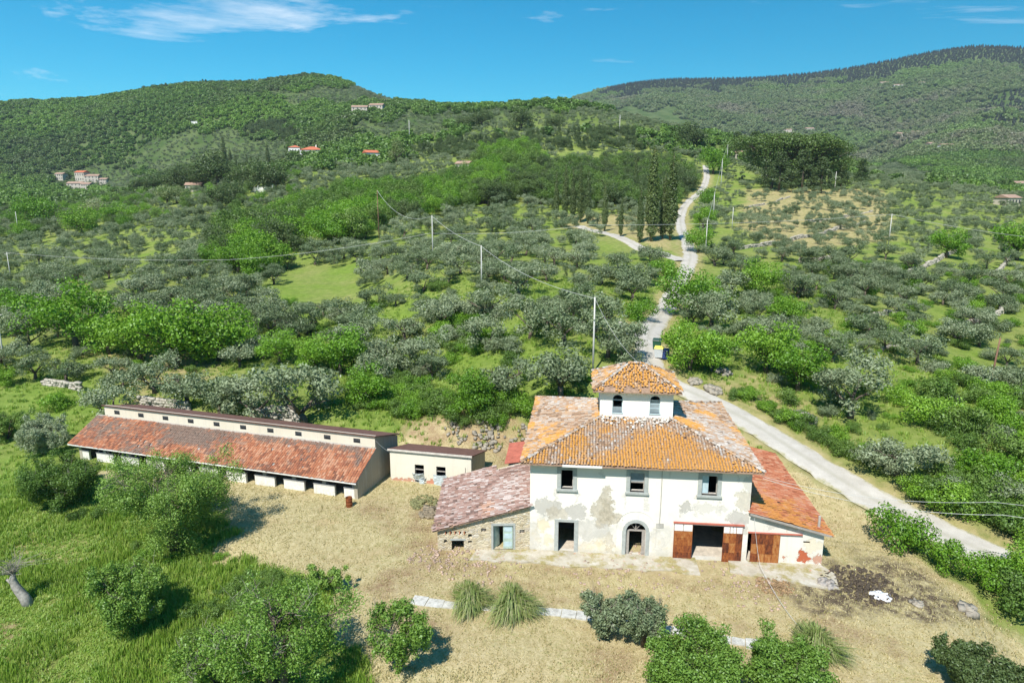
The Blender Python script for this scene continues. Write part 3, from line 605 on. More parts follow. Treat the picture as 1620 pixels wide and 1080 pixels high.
for k, (P0, eu, su, pl, lf) in enumerate(roofs):
    tiles('roof_tiles', P0, eu, su, pl, M['tile'], fh, lich=lf, seed=20 + k, skip=skt(P0, eu, su), jit=1.0 if k == 0 else 1.5)
for k, (p, q) in enumerate(((C[0], RA), (C[1], RB), (C[2], RB), (C[3], RA))):
    caps('hip_tiles', [(p[0], p[1], p[2] + .06), (q[0], q[1], q[2] + .06)], M['tile'], fh, k)
for i in range(24): # rafter ends under the eave
    x = .2 + i * .71; MB().box(x, x + .1, -.62, .02, EZ - .14 + .02, EZ - .005 + .0).build('rafter', M['wood'], fh) if i % 1 == 0 else None
MB().box(2.5, 5.5, -.86, -.72, EZ - .1, EZ + .04).build('gutter', M['stall'], fh)
# tower
TX0, TX1, TY0, TY1, TE, TSL = 5.38, 11.36, 5.5, 10.5, 11.9, .52
tw = bpy.data.objects.new('roof_tower', None); col.objects.link(tw); tw.parent = fh
tws = [(6.40, 7.25, 9.94, 11.45), (9.46, 10.31, 9.94, 11.45)]
wb_ = wall_mesh(TX0, TX1, 8.4, TE + .1, tws, .35, [(a, b, 11.03, 11.45) for a, b, _, _ in tws]); place(wb_, (0, TY0, 0), 0).build('front_wall', M['tower'], tw)
q = MB().box(TX0, TX0 + .35, TY0 + .35, TY1 - .35, 8.4, TE + .1); q.build('side_wall', M['tower'], tw)
MB().box(TX1 - .35, TX1, TY0 + .35, TY1 - .35, 8.4, TE + .1).build('side_wall', M['tower'], tw)
MB().box(TX0, TX1, TY1 - .35, TY1, 8.4, TE + .1).build('back_wall', M['tower'], tw)
for i, (a, b, z0, z1) in enumerate(tws):
    q = MB(); yy = TY0 + .12
    q.box(a, a + .06, yy, yy + .05, z0, z1 - .3).box(b - .06, b, yy, yy + .05, z0, z1 - .3).box(a - .06, b + .06, yy - .2, yy + .1, z0 - .07, z0)
    for zz in ((10.95,) if i == 0 else (10.3, 10.7, 11.0)): q.box(a + .06, b - .06, yy, yy + .05, zz, zz + .06)
    q.build('window_frame', M['shutter'], tw)
    MB().box(a + .06, b - .06, yy + .02, yy + .03, z0, z0 + (.45 if i == 0 else 1.05)).build('pane', M['glass'], tw)
tx0, tx1, ty0, ty1 = TX0 - .62, TX1 + .62, TY0 - .6, TY1 + .6; tlx, tly = tx1 - tx0, ty1 - ty0; th_ = tly / 2; tu = math.hypot(1, TSL); tz = TE + th_ * TSL
TC = [(tx0, ty0, TE), (tx1, ty0, TE), (tx1, ty1, TE), (tx0, ty1, TE)]; TA, TB = (tx0 + th_, ty0 + th_, tz), (tx1 - th_, ty0 + th_, tz)
for pts in ([TC[0], TC[1], TB, TA], [TC[1], TC[2], TB], [TC[2], TC[3], TA, TB], [TC[3], TC[0], TA]): slab('roof_deck', pts, tw, M['tilebase'])
brk = lambda a, b: b < .55 and (2.6 < a < 3.6 or .9 < a < 1.8 or 3.9 < a < 4.5)
for k, (P0, eu, su, pl, lv) in enumerate((((tx0, ty0, TE), (1, 0, 0), (0, 1, TSL), [(0, 0), (tlx, 0), (tlx - th_, th_ * tu), (th_, th_ * tu)], .62), ((tx0, ty1, TE), (0, -1, 0), (1, 0, TSL), [(0, 0), (tly, 0), (th_, th_ * tu)], .38), ((tx1, ty0, TE), (0, 1, 0), (-1, 0, TSL), [(0, 0), (tly, 0), (th_, th_ * tu)], .55), ((tx1, ty1, TE), (-1, 0, 0), (0, -1, TSL), [(0, 0), (tlx, 0), (tlx - th_, th_ * tu), (th_, th_ * tu)], .5))):
    tiles('roof_tiles', P0, eu, su, pl, M['tile'], tw, lich=(lambda a, b, lv=lv: lv + .06 + NF(a * 1.5, b * 1.5, 9) * .6), seed=40 + k, jit=2.6, skip=brk if k == 0 else (lambda a, b: False))
for k, (p, q) in enumerate(((TC[0], TA), (TC[1], TB), (TC[2], TB), (TC[3], TA), (TA, TB))): caps('hip_tiles', [(p[0], p[1], p[2] + .06), (q[0], q[1], q[2] + .06)], M['tile'], tw, 10 + k)
for x in (TX0 + 1.9, TX0 + 2.3, TX0 + 2.7, TX0 + 3.3, TX0 + 3.9): MB().box(x, x + .09, ty0 + .05, TY0 + .01, TE - .2, TE - .09).build('rafter', M['stall'], tw)
# loose broken tiles scattered on the slope below the tower
bt = MB()
for k in range(70):
    a = random.uniform(5.5, 11.2); yb = random.gauss(5.0, .45)
    if yb > 5.42: continue
    z = EZ + (yb - y0) * SL + random.uniform(.12, .2); Mx = Matrix.Translation((a, yb, z)) @ Matrix.Rotation(random.uniform(0, 6.3), 4, 'Z') @ Matrix.Rotation(random.gauss(.2, .25), 4, 'X')
    bt.box(-.09, .09, -.14, .14, -.015, .015, Mx)
bt.build('broken_tiles', M['mortar'], fh, kind='stuff')

# lean-to on the right
LP = hw(W + .004, 0); lt = thing('lean_to_shed', 'low rendered lean-to with rusty door and orange mossy roof beside the white farmhouse', 'shed', LP, HA)
LW, LZ0, LZ1 = 5.6, 4.12, 2.72; ltop = lambda u: LZ0 + (LZ1 - LZ0) * u / LW
wall_mesh(0, LW, -.8, ltop, [(0.02, 2.2, .04, 2.5), (4.12, 4.62, 1.8, 2.0)], .28).build('front_wall', M['leanto'], lt)
q = MB(); q.poly([(LW, .4, -.8), (LW, 15.6, -.8), (LW, 15.6, LZ1), (LW, .4, LZ1)], (-.4, 0, 0)); q.build('side_wall', M['leanto'], lt)
place(wall_mesh(0, LW, -.8, lambda u: LZ1 + (LZ0 - LZ1) * u / LW, [], .28), (LW, 16, 0), math.pi).build('back_wall', M['leanto'], lt)
MB().box(.01, LW - .4, .4, 15.6, -.1, .03).build('floor', M['floorin'], lt)
panel_door(lt, .26, 2.38, 0.0, 3, 4, -.12)
MB().box(.0, 4.0, -.15, -.001, 2.5, 2.57).build('door_rail', M['redsheet'], lt)
ls = (LZ0 - LZ1) / LW; LE = LZ1 - .55 * ls; lu = math.hypot(1, ls); lw_ = LW + .55
P0 = (LW + .55, -.35, LE + .1)
slab('roof_deck', [(LW + .55, -.35, LE + .1), (LW + .55, 16.1, LE + .1), (.01, 16.1, LZ0 + .1), (.01, -.35, LZ0 + .1)], lt, M['tilebase'], .08, -.01)
tiles('roof_tiles', P0, (0, 1, 0), (-1, 0, ls), [(0, 0), (16.45, 0), (16.45, lw_ * lu), (0, lw_ * lu)], M['tilelean'], lt, pa=.25, lb=.38, rise=.045, curved=False, wide=.96, jit=.6, seed=61, lich=lambda a, b: .45 + NF(a * .7, b * .7, 8) * .9 - .25 * (a > 9))
MB().box(-.02, lw_ + .02, -.42, -.36, -.12, .03, Matrix.Translation((0, 0, LZ0 + .1)) @ Matrix.Rotation(math.atan(ls), 4, 'Y')).build('verge_board', M['wood'], lt)
MB().tube([(LW - .25, .6, LZ1 - .2), (LW - .25, .6, LZ1 + 1.1)], .1, 8).build('flue_pipe', M['conc'], lt)

# stone annex on the left
AP = Vector((-5.9, 49.45, 0)); AA = R(.4); an = thing('stone_annex', 'low rubble-stone annex with faded tile roof against the farmhouse, left side', 'outbuilding', AP, AA)
AW, AZ0, AZ1, AD = 7.33, 1.82, 3.85, 9.0; atop = lambda u: AZ0 + (AZ1 - AZ0) * u / AW
aholes = [(4.42, 6.0, .1, 2.15), (1.1, 2.08, -.35, .9), (3.46, 3.86, 1.58, 1.92), (6.5, 6.9, 1.46, 1.78), (2.42, 2.72, 1.1, 1.42), (2.42, 2.72, .62, .86), (.5, .74, .64, .95)] + [(.62 + k * .37, .78 + k * .37, 1.42, 1.66) for k in range(5)]
wall_mesh(0, AW, -.9, lambda u: max(atop(u), 1.83), aholes, .45).build('front_wall', M['stone'], an)
q = MB(); q.poly([(0, .45, -.9), (0, AD, -.9), (0, AD, AZ0), (0, .45, AZ0)], (.45, 0, 0)); q.build('side_wall', M['stone'], an)
place(wall_mesh(0, AW + .8, -.9, lambda u: max(1.83, atop(AW - u)), [], .28), (AW + .8, AD + .4, 0), math.pi).build('back_wall', M['stone'], an)
MB().box(.46, AW, .46, AD, -.3, -.25).build('floor', M['floorin'], an)
for k in range(5):
    for s in (0,): MB().box(.60 + k * .37, .66 + k * .37, -.03, .3, 1.40, 1.70).build('brick', M['brick'], an)
f = surround(an, 4.42, 6.0, .1, 2.15, .16, False, 'doorway', .03)
q = MB(); q.box(5.2, 5.96, .1, .15, .12, 2.1); dr = q.build('door_leaf', M['greenwood'], f)
for zz in (.3, 1.0, 1.6): MB().box(5.28, 5.88, .085, .099, zz, zz + .4).build('door_board', M['shutter'], dr)
Mx = Matrix.Translation((4.46, .14, 0)) @ Matrix.Rotation(R(55), 4, 'Z'); q = MB(); q.box(0, .76, 0, .05, .12, 2.1, Mx); q.build('door_leaf', M['greenwood'], f)
for (a, b, z0, z1) in ((3.46, 3.86, 1.58, 1.92), (6.5, 6.9, 1.46, 1.78)): MB().box((a + b) / 2 - .025, (a + b) / 2 + .025, .1, .16, z0, z1).box(a, b, .1, .155, (z0 + z1) / 2 - .02, (z0 + z1) / 2 + .02).build('window_bars', M['wood'], an)
q = MB().box(1.0, 2.2, -.04, .2, .9, 1.04); q.build('lintel', M['frame'], an)
as_ = (AZ1 - AZ0) / AW; au = math.hypot(1, as_)
rx0 = -.35; ez = AZ0 + rx0 * as_ + .1
slab('roof_deck', [(rx0, -.3, ez), (AW, -.3, AZ1 + .1), (AW + .9, 8.4, AZ1 + .1 + .9 * as_), (4.6, 8.4, AZ0 + 4.6 * as_ + .1), (4.4, AD + .6, AZ0 + 4.4 * as_ + .1), (rx0, AD + .6, ez)], an, M['tilebase'], .08, -.01)
tiles('roof_tiles', (rx0, AD + .6, ez), (0, -1, 0), (1, 0, as_), [(0, 0), (9.9, 0), (9.9, (AW + .35) * au), (1.2, (AW + 1.25) * au), (1.2, 4.9 * au), (0, 4.7 * au)], M['tileannex'], an, pa=.25, lb=.34, rise=.075, jit=2.0, seed=71, lich=lambda a, b: .2 + NF(a, b, 12) * .8)
# red sheet roof of the little store behind the annex
rp = hw(-2.9, 10.8); rs = thing('sheet_roofed_store', 'tiny store with red sheet roof tucked behind the stone annex roof', 'outbuilding', rp, HA)
MB().box(0, 2.88, 0, 3.4, -.3, 2.6).build('wall', M['stablew'], rs)
MB().poly([(-.3, -.6, 3.0), (2.88, -.6, 3.55), (2.88, 3.7, 3.95), (-.3, 3.7, 3.4)], (0, 0, -.05)).build('roof_sheet', M['redsheet'], rs)
MB().box(0.1, 2.7, .1, 3.2, 2.6, 2.95).build('roof_curb', M['wood'], rs)

# ------------------------------------------------------------------ long stable
SA = R(163); SP = Vector((-14.15, 59.18, 0)); SLN, SDP = 33.2, 7.9
st = thing('long_stable', 'long low stable with orange tile roof, clerestory strip and open white stalls', 'stable', SP, SA)
# local frame: x runs to the left end; y points to the camera side, so depth is -y
D1, ZJ, ZT, ZB = 3.2, 3.75, 4.85, 3.3
eo = .95; ezs = 1.76
swp = [(0, .5, -.6), (0, -SDP, -.6), (0, -SDP, ZB), (0, -D1, ZT), (0, -D1 + .001, ZJ + .05), (0, .5, 1.9)]
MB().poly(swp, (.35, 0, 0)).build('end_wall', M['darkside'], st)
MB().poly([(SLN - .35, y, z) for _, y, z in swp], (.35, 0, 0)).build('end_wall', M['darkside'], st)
MB().box(.35, SLN - .35, -SDP, -SDP + .35, -.6, ZB).build('back_wall', M['stablew'], st)
wn_ = [(1.6 + i * 3.28, 2.35 + i * 3.28, 3.95, 4.42) for i in range(10)]
cw = wall_mesh(0.002, SLN - .002, 3.3, ZT, [(SLN - b_, SLN - a, z0, z1) for a, b_, z0, z1 in wn_], .25)
place(cw, (SLN, -D1 + .02, 0), math.pi).build('clerestory_wall', M['stablew'], st)
for a, b_, z0, z1 in wn_:
    y = -D1 - .08; q = MB(); q.box(a, b_, y, y + .05, z1 - .05, z1).box(a, b_, y, y + .05, z0, z0 + .05).box(a, a + .05, y, y + .05, z0 + .05, z1 - .05).box(b_ - .05, b_, y, y + .05, z0 + .05, z1 - .05)
    f = q.build('window', M['ventdark'], st); MB().box(a + .05, b_ - .05, y + .05, y + .09, z0 + .2, z0 + .27).build('sash', M['ventdark'], f)
    MB().box(a + .05, b_ - .05, y + .01, y + .03, z0 + .27, z1 - .05).build('pane', M['ventdark'], f)
MB().poly([(-.15, -D1 + .25, ZT + .02), (SLN + .15, -D1 + .25, ZT + .02), (SLN + .15, -SDP - .3, ZB), (-.15, -SDP - .3, ZB)], (0, 0, .09)).build('upper_roof', M['corr'], st)
rs_ = (ZJ - ezs) / (D1 + eo); ru = math.hypot(1, rs_)
MB().poly([(-.12, eo, ezs - .02), (-.12, -D1 + .02, ZJ - .02), (SLN + .9, -D1 + .02, ZJ - .02), (SLN + .9, eo, ezs - .02)], (0, 0, -.07)).build('roof_deck', M['wood'], st)
tiles('roof_tiles', (SLN + .9, eo, ezs), (-1, 0, 0), (0, -1, rs_), [(0, 0), (SLN + 1.02, 0), (SLN + 1.02, (D1 + eo) * ru - .25), (0, (D1 + eo) * ru - .25)], M['tilestable'], st, pa=.25, lb=.36, rise=.045, curved=False, wide=.95, jit=.8, seed=81,
      lich=lambda a, b: .33 + .09 * b - .5 * (a > 33.4) - .3 * (a < 2.5) + NF(a * .5, b * .9, 14) * .8)
MB().box(-.14, SLN + .92, eo + .0, eo + .05, ezs - .1, ezs + .01).build('eave_board', M['stall'], st)
MB().box(.35, SLN - .35, .2, .44, 1.79, 1.88).build('lintel_beam', M['cap'], st)
MB().box(.36, SLN - .36, -SDP + .36, -.4, -.1, .04).build('floor', M['floorin'], st)
MB().box(.36, SLN - .36, -3.7, -3.5, .04, 3.28).build('inner_wall', M['inner'], st)
nb = 10
for i in range(nb + 1):
    xc = .18 if i == 0 else 3.55 + (i - 1) * 3.28
    if i == 0: a, b_ = .352, 1.43
    else: a, b_ = xc - 1.12, min(xc + 1.12, SLN - .36)
    if a > SLN - .4: continue
    MB().box(a, b_, .25, .48, -.4, .95).build('stall_wall', M['stall'], st)
    MB().box(a - .03 if i else a, min(b_ + .03, SLN - .36), .2, .52, .95, 1.03).build('stall_coping', M['cap'], st)
    MB().box(xc - .2 if i else .352, xc + .2 if i else .6, .22, .46, 1.03, 1.78).build('pillar', M['cap'], st)
    if 0 < i: MB().box(xc - .06, xc + .06, -3.5, .2, .04, 1.5).build('stall_partition', M['inner'], st)

# ------------------------------------------------------------------ small shed
DPp = Vector((-12.0, 63.1, 0)); SDA = R(-13); sh = thing('small_shed', 'small pale rendered shed with flat brown roof between the stable and farmhouse', 'shed', DPp, SDA)
hsd = [(2.55, 3.5, 0.02, 1.85), (4.77, 5.72, 0.02, 1.85)]
wall_mesh(0, 8.3, -.5, 3.15, hsd, .3).build('front_wall', M['shedw'], sh)
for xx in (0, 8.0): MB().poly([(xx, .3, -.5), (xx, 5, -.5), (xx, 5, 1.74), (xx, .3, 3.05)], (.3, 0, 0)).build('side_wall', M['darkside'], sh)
MB().box(.3, 8.0, 4.7, 5, -.5, 1.72).build('back_wall', M['shedw'], sh); MB().box(.31, 7.99, .31, 4.69, -.1, .03).build('floor', M['inner'], sh)
MB().poly([(-.15, -.2, 3.22), (8.45, -.2, 3.22), (8.45, 5.25, 1.72), (-.15, 5.25, 1.72)], (0, 0, .1)).build('roof', M['corr'], sh)
MB().box(-.16, 8.46, -.24, -.2, 3.14, 3.33).build('roof_edge', M['mortar'], sh)
for (a, b_, _, z1) in hsd: MB().box(a - .06, a, .1, .2, .02, z1).box(b_, b_ + .06, .1, .2, .02, z1).box(a, b_, .1, .2, 1.28, 1.36).build('door_frame', M['wood'], sh)
MB().tube([(7.7, -.04, .5), (7.72, -.04, 2.0)], .03, 5).build('pipe', M['wood'], sh)
SM = Matrix.Translation(DPp) @ Matrix.Rotation(SDA, 4, 'Z')
def bent_sheet(name, label, M0, wd, ht, bend, seed, mat):
    r = np.random.default_rng(seed); n = 6; v = []; f = []
    for j in range(n + 1):
        for i in range(n + 1):
            x, z = (i / n - .5) * wd, j / n * ht; y = bend * (x / wd * 2) ** 2 + r.normal(0, .02) - z * .14
            v.append(M0 @ Vector((x, y, z)))
    f = [(j*(n+1)+i, j*(n+1)+i+1, (j+1)*(n+1)+i+1, (j+1)*(n+1)+i) for j in range(n) for i in range(n)]
    o = MB().add(v, f).build(name, mat, label=label, cat='metal sheet'); m = o.modifiers.new('thickness', 'SOLIDIFY'); m.thickness = .02; return o
bent_sheet('metal_sheet', 'crumpled bluish metal sheet blocking the left doorway of the small shed', SM @ Matrix.Translation((3.05, -.25, .35)) @ Matrix.Rotation(R(20), 4, 'X'), 1.2, .95, .15, 3, M['zinc'])
bent_sheet('metal_sheet', 'upright curved grey metal sheet standing in the right doorway of the small shed', SM @ Matrix.Translation((5.2, -.3, -.02)), 1.35, 1.15, .22, 4, M['zinc'])
bent_sheet('metal_sheet', 'small upright metal sheet under the crumpled one at the left shed doorway', SM @ Matrix.Translation((3.35, -.3, -.02)), .5, .5, .05, 5, M['zinc'])
# rusty barrel by the stable corner
bp = Vector((-14.75, 57.2, gz(-14.75, 57.2))); br = thing('rusty_barrel', 'rusty open steel barrel standing at the near corner of the stable', 'barrel', bp)
q = MB(); n = 16; prof = [(.29, 0), (.29, .28), (.305, .3), (.29, .32), (.29, .58), (.305, .6), (.29, .62), (.29, .88), (.3, .9), (.27, .9), (.265, .85), (.26, .1), (0.0, .09)]
vs = [(r_ * math.cos(2*math.pi*k/n), r_ * math.sin(2*math.pi*k/n), z) for r_, z in prof for k in range(n)]
q.add(vs, [(i*n+k, i*n+(k+1)%n, (i+1)*n+(k+1)%n, (i+1)*n+k) for i in range(len(prof)-1) for k in range(n)]); q.build('drum', M['rust'], br, True)
# paved apron in front of the farmhouse and the low walled strip in the yard
def slabs(name, pts, h, mat, kind='structure', **k):
    q = MB(); n = len(pts); top = [Vector((p[0], p[1], p[2] if len(p) > 2 else gz(p[0], p[1]) + h)) for p in pts]
    return q.poly(top, (0, 0, -.8)).build(name, mat, kind=kind, **k)
t = NT('worn_paving'); p = t.geo(); c = t.ramp(t.noise(1.2, 6, .7, p), [(.3, (.36,.32,.25)), (.5, (.46,.42,.34)), (.7, (.55,.52,.46))]); c = t.mix(t.rng(t.noise(.7, 5, .7, p), .47, .6), c, t.ramp(t.noise(8, 4, .7, p), [(.3, (.22,.2,.08)), (.7, (.42,.35,.18))])); c = t.mix(t.rng(t.noise(2.3, 4, .6, t.mapping(p, (1, 1, 1), (0, 0, 0), (7, 3, 0))), .66, .7, 0, .8), c, (.5,.25,.16))
M['paving'] = t.bsdf(c, .95, t.bump(t.noise(12, 5, .7, p), .6, .04), 0, .1)
def wavy(p, q, n, amp, seed): return [tuple((Vector(p).lerp(Vector(q), k / n)) + Vector((0, (float(vnoise(np.array([k * .7]), np.array([seed * 3.1]), seed)[0])) * amp, 0))) for k in range(n + 1)]
ap = wavy(tuple(hw(-4.5, -2.0, .10)), tuple(hw(12.9, -2.2, .10)), 26, .5, 3) + [tuple(hw(12.9, 0.1, .1)), tuple(hw(-.2, 0.1, .1)), tuple(hw(-4.2, -.45, .1))]
slabs('paved_apron', ap, 0, M['paving'])
ap2 = wavy(tuple(hw(15.2, -1.6, .12)), tuple(hw(22.5, -3.4, .12)), 12, .35, 5) + [tuple(hw(22.9, -1.2, .12)), tuple(hw(22.2, .1, .12)), tuple(hw(15.4, .1, .12))]
slabs('paved_apron', ap2, 0, M['paving'])
strip_px = [(652,948),(700,956),(760,960),(850,966),(930,975),(1010,988),(1100,1003),(1180,1018),(1225,1024)]
spl = smooth_pl([at(*p) for p in strip_px], 5)
t = NT('lichened_kerb'); p = t.geo(); c = t.ramp(t.noise(2.5, 6, .75, p), [(.3, (.3,.29,.26)), (.5, (.5,.49,.45)), (.7, (.62,.61,.57))]); M['kerb'] = t.bsdf(c, .95, t.bump(t.noise(9, 5, .7, p), .6, .05), 0, .1)
V = []; spl = np.array(spl); d = np.gradient(spl, axis=0); d /= np.linalg.norm(d, axis=1)[:, None]; nr = np.c_[-d[:, 1], d[:, 0]]
kt = thing('stone_kerb', 'long pale stone kerb crossing the dry yard in front of the farmhouse', 'kerb', (0, 0, 0))
r = np.random.default_rng(5); L = np.r_[0, np.cumsum(np.linalg.norm(np.diff(spl, axis=0), axis=1))]; s = 0
while s < L[-1] - .3:
    ln = r.uniform(.7, 1.2); e = min(s + ln, L[-1]); hwk = r.uniform(.38, .5); zz = r.uniform(.02, .10)
    P = [np.array([np.interp(q, L, spl[:, 0]), np.interp(q, L, spl[:, 1])]) for q in (s + .02, e - .02)]; N = [np.array([np.interp(q, L, nr[:, 0]), np.interp(q, L, nr[:, 1])]) for q in (s, e)]
    pts = [(*(P[0] + N[0] * hwk), 0), (*(P[0] - N[0] * hwk), 0), (*(P[1] - N[1] * (hwk + r.normal(0, .05))), 0), (*(P[1] + N[1] * (hwk + r.normal(0, .05))), 0)]
    pts = [(x, y, gz(x, y) + zz + r.normal(0, .012)) for x, y, _ in pts]
    MB().poly(pts, (0, 0, -.4)).build('stone', M['kerb'], kt); s = e

# ------------------------------------------------------------------ vegetation meshes
def leaves(r, blobs, n, size, asp=.6, shell=.55, flat=0.0, up=.0, squash=1.0):
    """n leaf-sized quads spread through the outer part of several blobs (x,y,z,rx,rz)"""
    B = np.array(blobs, float); wgt = B[:, 3] ** 2; k = r.choice(len(B), n, p=wgt / wgt.sum()); b = B[k]
    d = r.normal(size=(n, 3)); d /= np.linalg.norm(d, axis=1)[:, None]
    rad = (shell + (1 - shell) * r.random(n) ** .6) * (1 + .22 * np.sin(d[:, 0] * 5 + k) * np.cos(d[:, 2] * 6 + k * 1.7)) * r.uniform(.85, 1.1, n)
    c = b[:, :3] + d * np.c_[b[:, 3], b[:, 3], b[:, 4]] * rad[:, None]
    nn = d * .9 + r.normal(size=(n, 3)) * .55 + np.array([0, 0, up]); nn /= np.linalg.norm(nn, axis=1)[:, None]
    t1 = np.cross(nn, r.normal(size=(n, 3))); t1 /= np.linalg.norm(t1, axis=1)[:, None]; t2 = np.cross(nn, t1)
    sz = size * r.uniform(.55, 1.3, n)[:, None]; w_ = sz * asp
    bend = nn * sz * .18
    V = np.stack([c - t1 * sz * .5, c - t2 * w_ * .5 + bend, c + t1 * sz * .5, c + t2 * w_ * .5 + bend], 1).reshape(-1, 3)
    return V, np.arange(4 * n).reshape(n, 4), np.clip(r.normal(.5, .22, n), 0, 1)
def crown_mesh(name, V, F, T, mat): return mesh_np(name, V, F, mat, attrs=[('tint', 'FACE', T)])
def branchy(r, base, h, spread, n, r0, lean=(0, 0), sub=0):
    q = MB(); tips = []
    top = Vector((lean[0], lean[1], h)); mid = Vector((lean[0] * .35 + r.normal(0, .08), lean[1] * .35 + r.normal(0, .08), h * .5))
    q.tube([Vector((0, 0, -.3)), mid, top], [r0 * 1.25, r0, r0 * .8], 7)
    for k in range(n):
        a = 2 * math.pi * (k + r.uniform(-.25, .25)) / n; s = spread * r.uniform(.7, 1.1); e = top + Vector((math.cos(a) * s, math.sin(a) * s, s * r.uniform(.5, 1.1)))
        m = top.lerp(e, .5) + Vector((r.normal(0, .1), r.normal(0, .1), r.uniform(-.05, .25) * s))
        q.tube([top - Vector((0, 0, .1)), m, e], [r0 * .65, r0 * .42, r0 * .16], 5); tips.append(e)
        for j in range(sub):
            b_ = m.lerp(e, r.uniform(0, 1)); a2 = a + r.normal(0, .8); e2 = b_ + Vector((math.cos(a2), math.sin(a2), r.uniform(.2, 1.1))) * s * r.uniform(.4, .8)
            q.tube([b_, b_.lerp(e2, .5) + Vector((r.normal(0, .1), r.normal(0, .1), .08)), e2], [r0 * .3, r0 * .18, r0 * .05], 4); tips.append(e2)
    return q, tips
PROTO = {}
def proto(kind, tb, blobs, n, size, mat, bark='bark', h=5.0, cat='tree', V=None, **k):
    r = np.random.default_rng(hash(kind) % 1000 + len(PROTO.get(kind, [])) * 17 if False else sum(map(ord, kind)) + 31 * len(PROTO.get(kind, [])))
    Vc, Fc, T = leaves(r, blobs, n, size, **k)
    cm = crown_mesh(kind + '_crown', Vc, Fc, T, M[mat])
    tm = tb.mesh(kind + '_trunk', M[bark], True) if tb else None
    # joined copy for masses of trees: the crown only plus a simple stem
    PROTO.setdefault(kind, []).append(dict(trunk=tm, crown=cm, h=h, w=2 * max(np.hypot(Vc[:, 0], Vc[:, 1]).mean() * 1.45, .5)))
def make_protos():
    for v in range(6):   # olive: short gnarled trunk, wide uneven grey crown
        r = np.random.default_rng(100 + v); tb, tips = branchy(r, 0, r.uniform(.9, 1.3), r.uniform(1.1, 1.5), 4, .19, (r.normal(0, .15), r.normal(0, .15)), 2)
        hb = (1.0, .8, 1.25)[v % 3]; tips = [Vector((t_.x * (1.15, 1.3, .95)[v % 3], t_.y * (1.15, 1.3, .95)[v % 3], t_.z * hb)) for t_ in tips]
        bl = [(t_.x * 1.1, t_.y * 1.1, t_.z + r.uniform(.0, .5), r.uniform(.45, .95), r.uniform(.4, .8)) for t_ in tips if r.random() < .85] + [(r.normal(0, 1.0), r.normal(0, 1.0), r.uniform(2.1, 3.5) * hb, r.uniform(.5, 1.0), r.uniform(.45, .85)) for _ in range(7)] + [(math.cos(a_) * 1.5, math.sin(a_) * 1.5, r.uniform(1.1, 1.9), .7, .65) for a_ in r.uniform(0, 6.3, 3)]
        proto('olive', tb, bl, 3300, .23, 'olive', h=4.3, shell=.35, asp=.5)
    for v in range(5):   # round leafy tree in fresh leaf
        r = np.random.default_rng(200 + v); tb, tips = branchy(r, 0, 1.8, 2.0, 5, .24, (r.normal(0, .2), r.normal(0, .2)), 2)
        bl = [(t_.x, t_.y, t_.z + .5, r.uniform(.9, 1.5), r.uniform(.8, 1.3)) for t_ in tips] + [(r.normal(0, 1.4), r.normal(0, 1.4), r.uniform(2.0, 6.3), r.uniform(.9, 1.7), r.uniform(.8, 1.4)) for _ in range(14)]
        for m_, kd in (('bright', 'leafy'), ('mid', 'green'), ('dark', 'evergreen')): proto(kd, tb, bl + [(math.cos(a_) * 2.2, math.sin(a_) * 2.2, r.uniform(1.2, 2.4), 1.1, 1.0) for a_ in r.uniform(0, 6.3, 5)], 5200, .30, m_, h=7.6, shell=.45)
        if v == 0: proto('blossoming', tb, bl, 3000, .34, 'blossom', h=7.6); proto('pale_poplar', tb, [(r.normal(0, .5), r.normal(0, .5), 1 + k * .55, 1.2 * math.sin(.35 + k * .2) + .3, .9) for k in range(12)], 2600, .3, 'pale', h=8.6)
    for v in range(3):   # cypress column
        r = np.random.default_rng(300 + v); q = MB().tube([(0, 0, -.3), (0, 0, 9.4)], [.18, .03], 6)
        bl = [(r.normal(0, .08), r.normal(0, .08), .6 + k * .36, (1.0 + .12 * r.normal()) * (.95 * math.sin(min(1, (k + 2) / 9) * math.pi / 2) * (1 - (k / 26) ** 2.2) + .08), .6) for k in range(26)]
        proto('cypress', q, [(a_, b_, c_, d_ * .82, e_) for a_, b_, c_, d_, e_ in bl], 6000, .2, 'cypress', h=10.2, shell=.82, up=.3)
    for v in range(3):   # umbrella pine
        r = np.random.default_rng(400 + v); tb, tips = branchy(r, 0, 5.0, 2.6, 6, .28, (r.normal(0, .3), 0), 1)
        bl = [(t_.x * 1.1, t_.y * 1.1, 7.4 + r.uniform(0, .8), r.uniform(1.3, 2.0), r.uniform(.8, 1.1)) for t_ in tips] + [(r.normal(0, 1.4), r.normal(0, 1.4), 8.1 + r.uniform(0, .9), 1.6, .9) for _ in range(6)]
        proto('umbrella_pine', tb, bl + [(r.normal(0, 1.6), r.normal(0, 1.6), r.uniform(3.4, 7), 1.5, 1.2) for _ in range(14)], 8000, .3, 'pine', h=9.6, shell=.6, up=.4)
    for v in range(2):   # cedar / conifer with layers
        r = np.random.default_rng(450 + v); q = MB().tube([(0, 0, -.3), (0, 0, 8)], [.25, .04], 6)
        bl = [(math.cos(a) * s, math.sin(a) * s, z, .75, .4) for k, z in enumerate(np.linspace(1.2, 7.6, 13)) for a in r.uniform(0, 6.3, 5) for s in [(8.4 - z) * .33 * r.uniform(.5, 1)]]
        proto('conifer', q, bl, 5000, .28, 'dark', h=8.2, shell=.5)
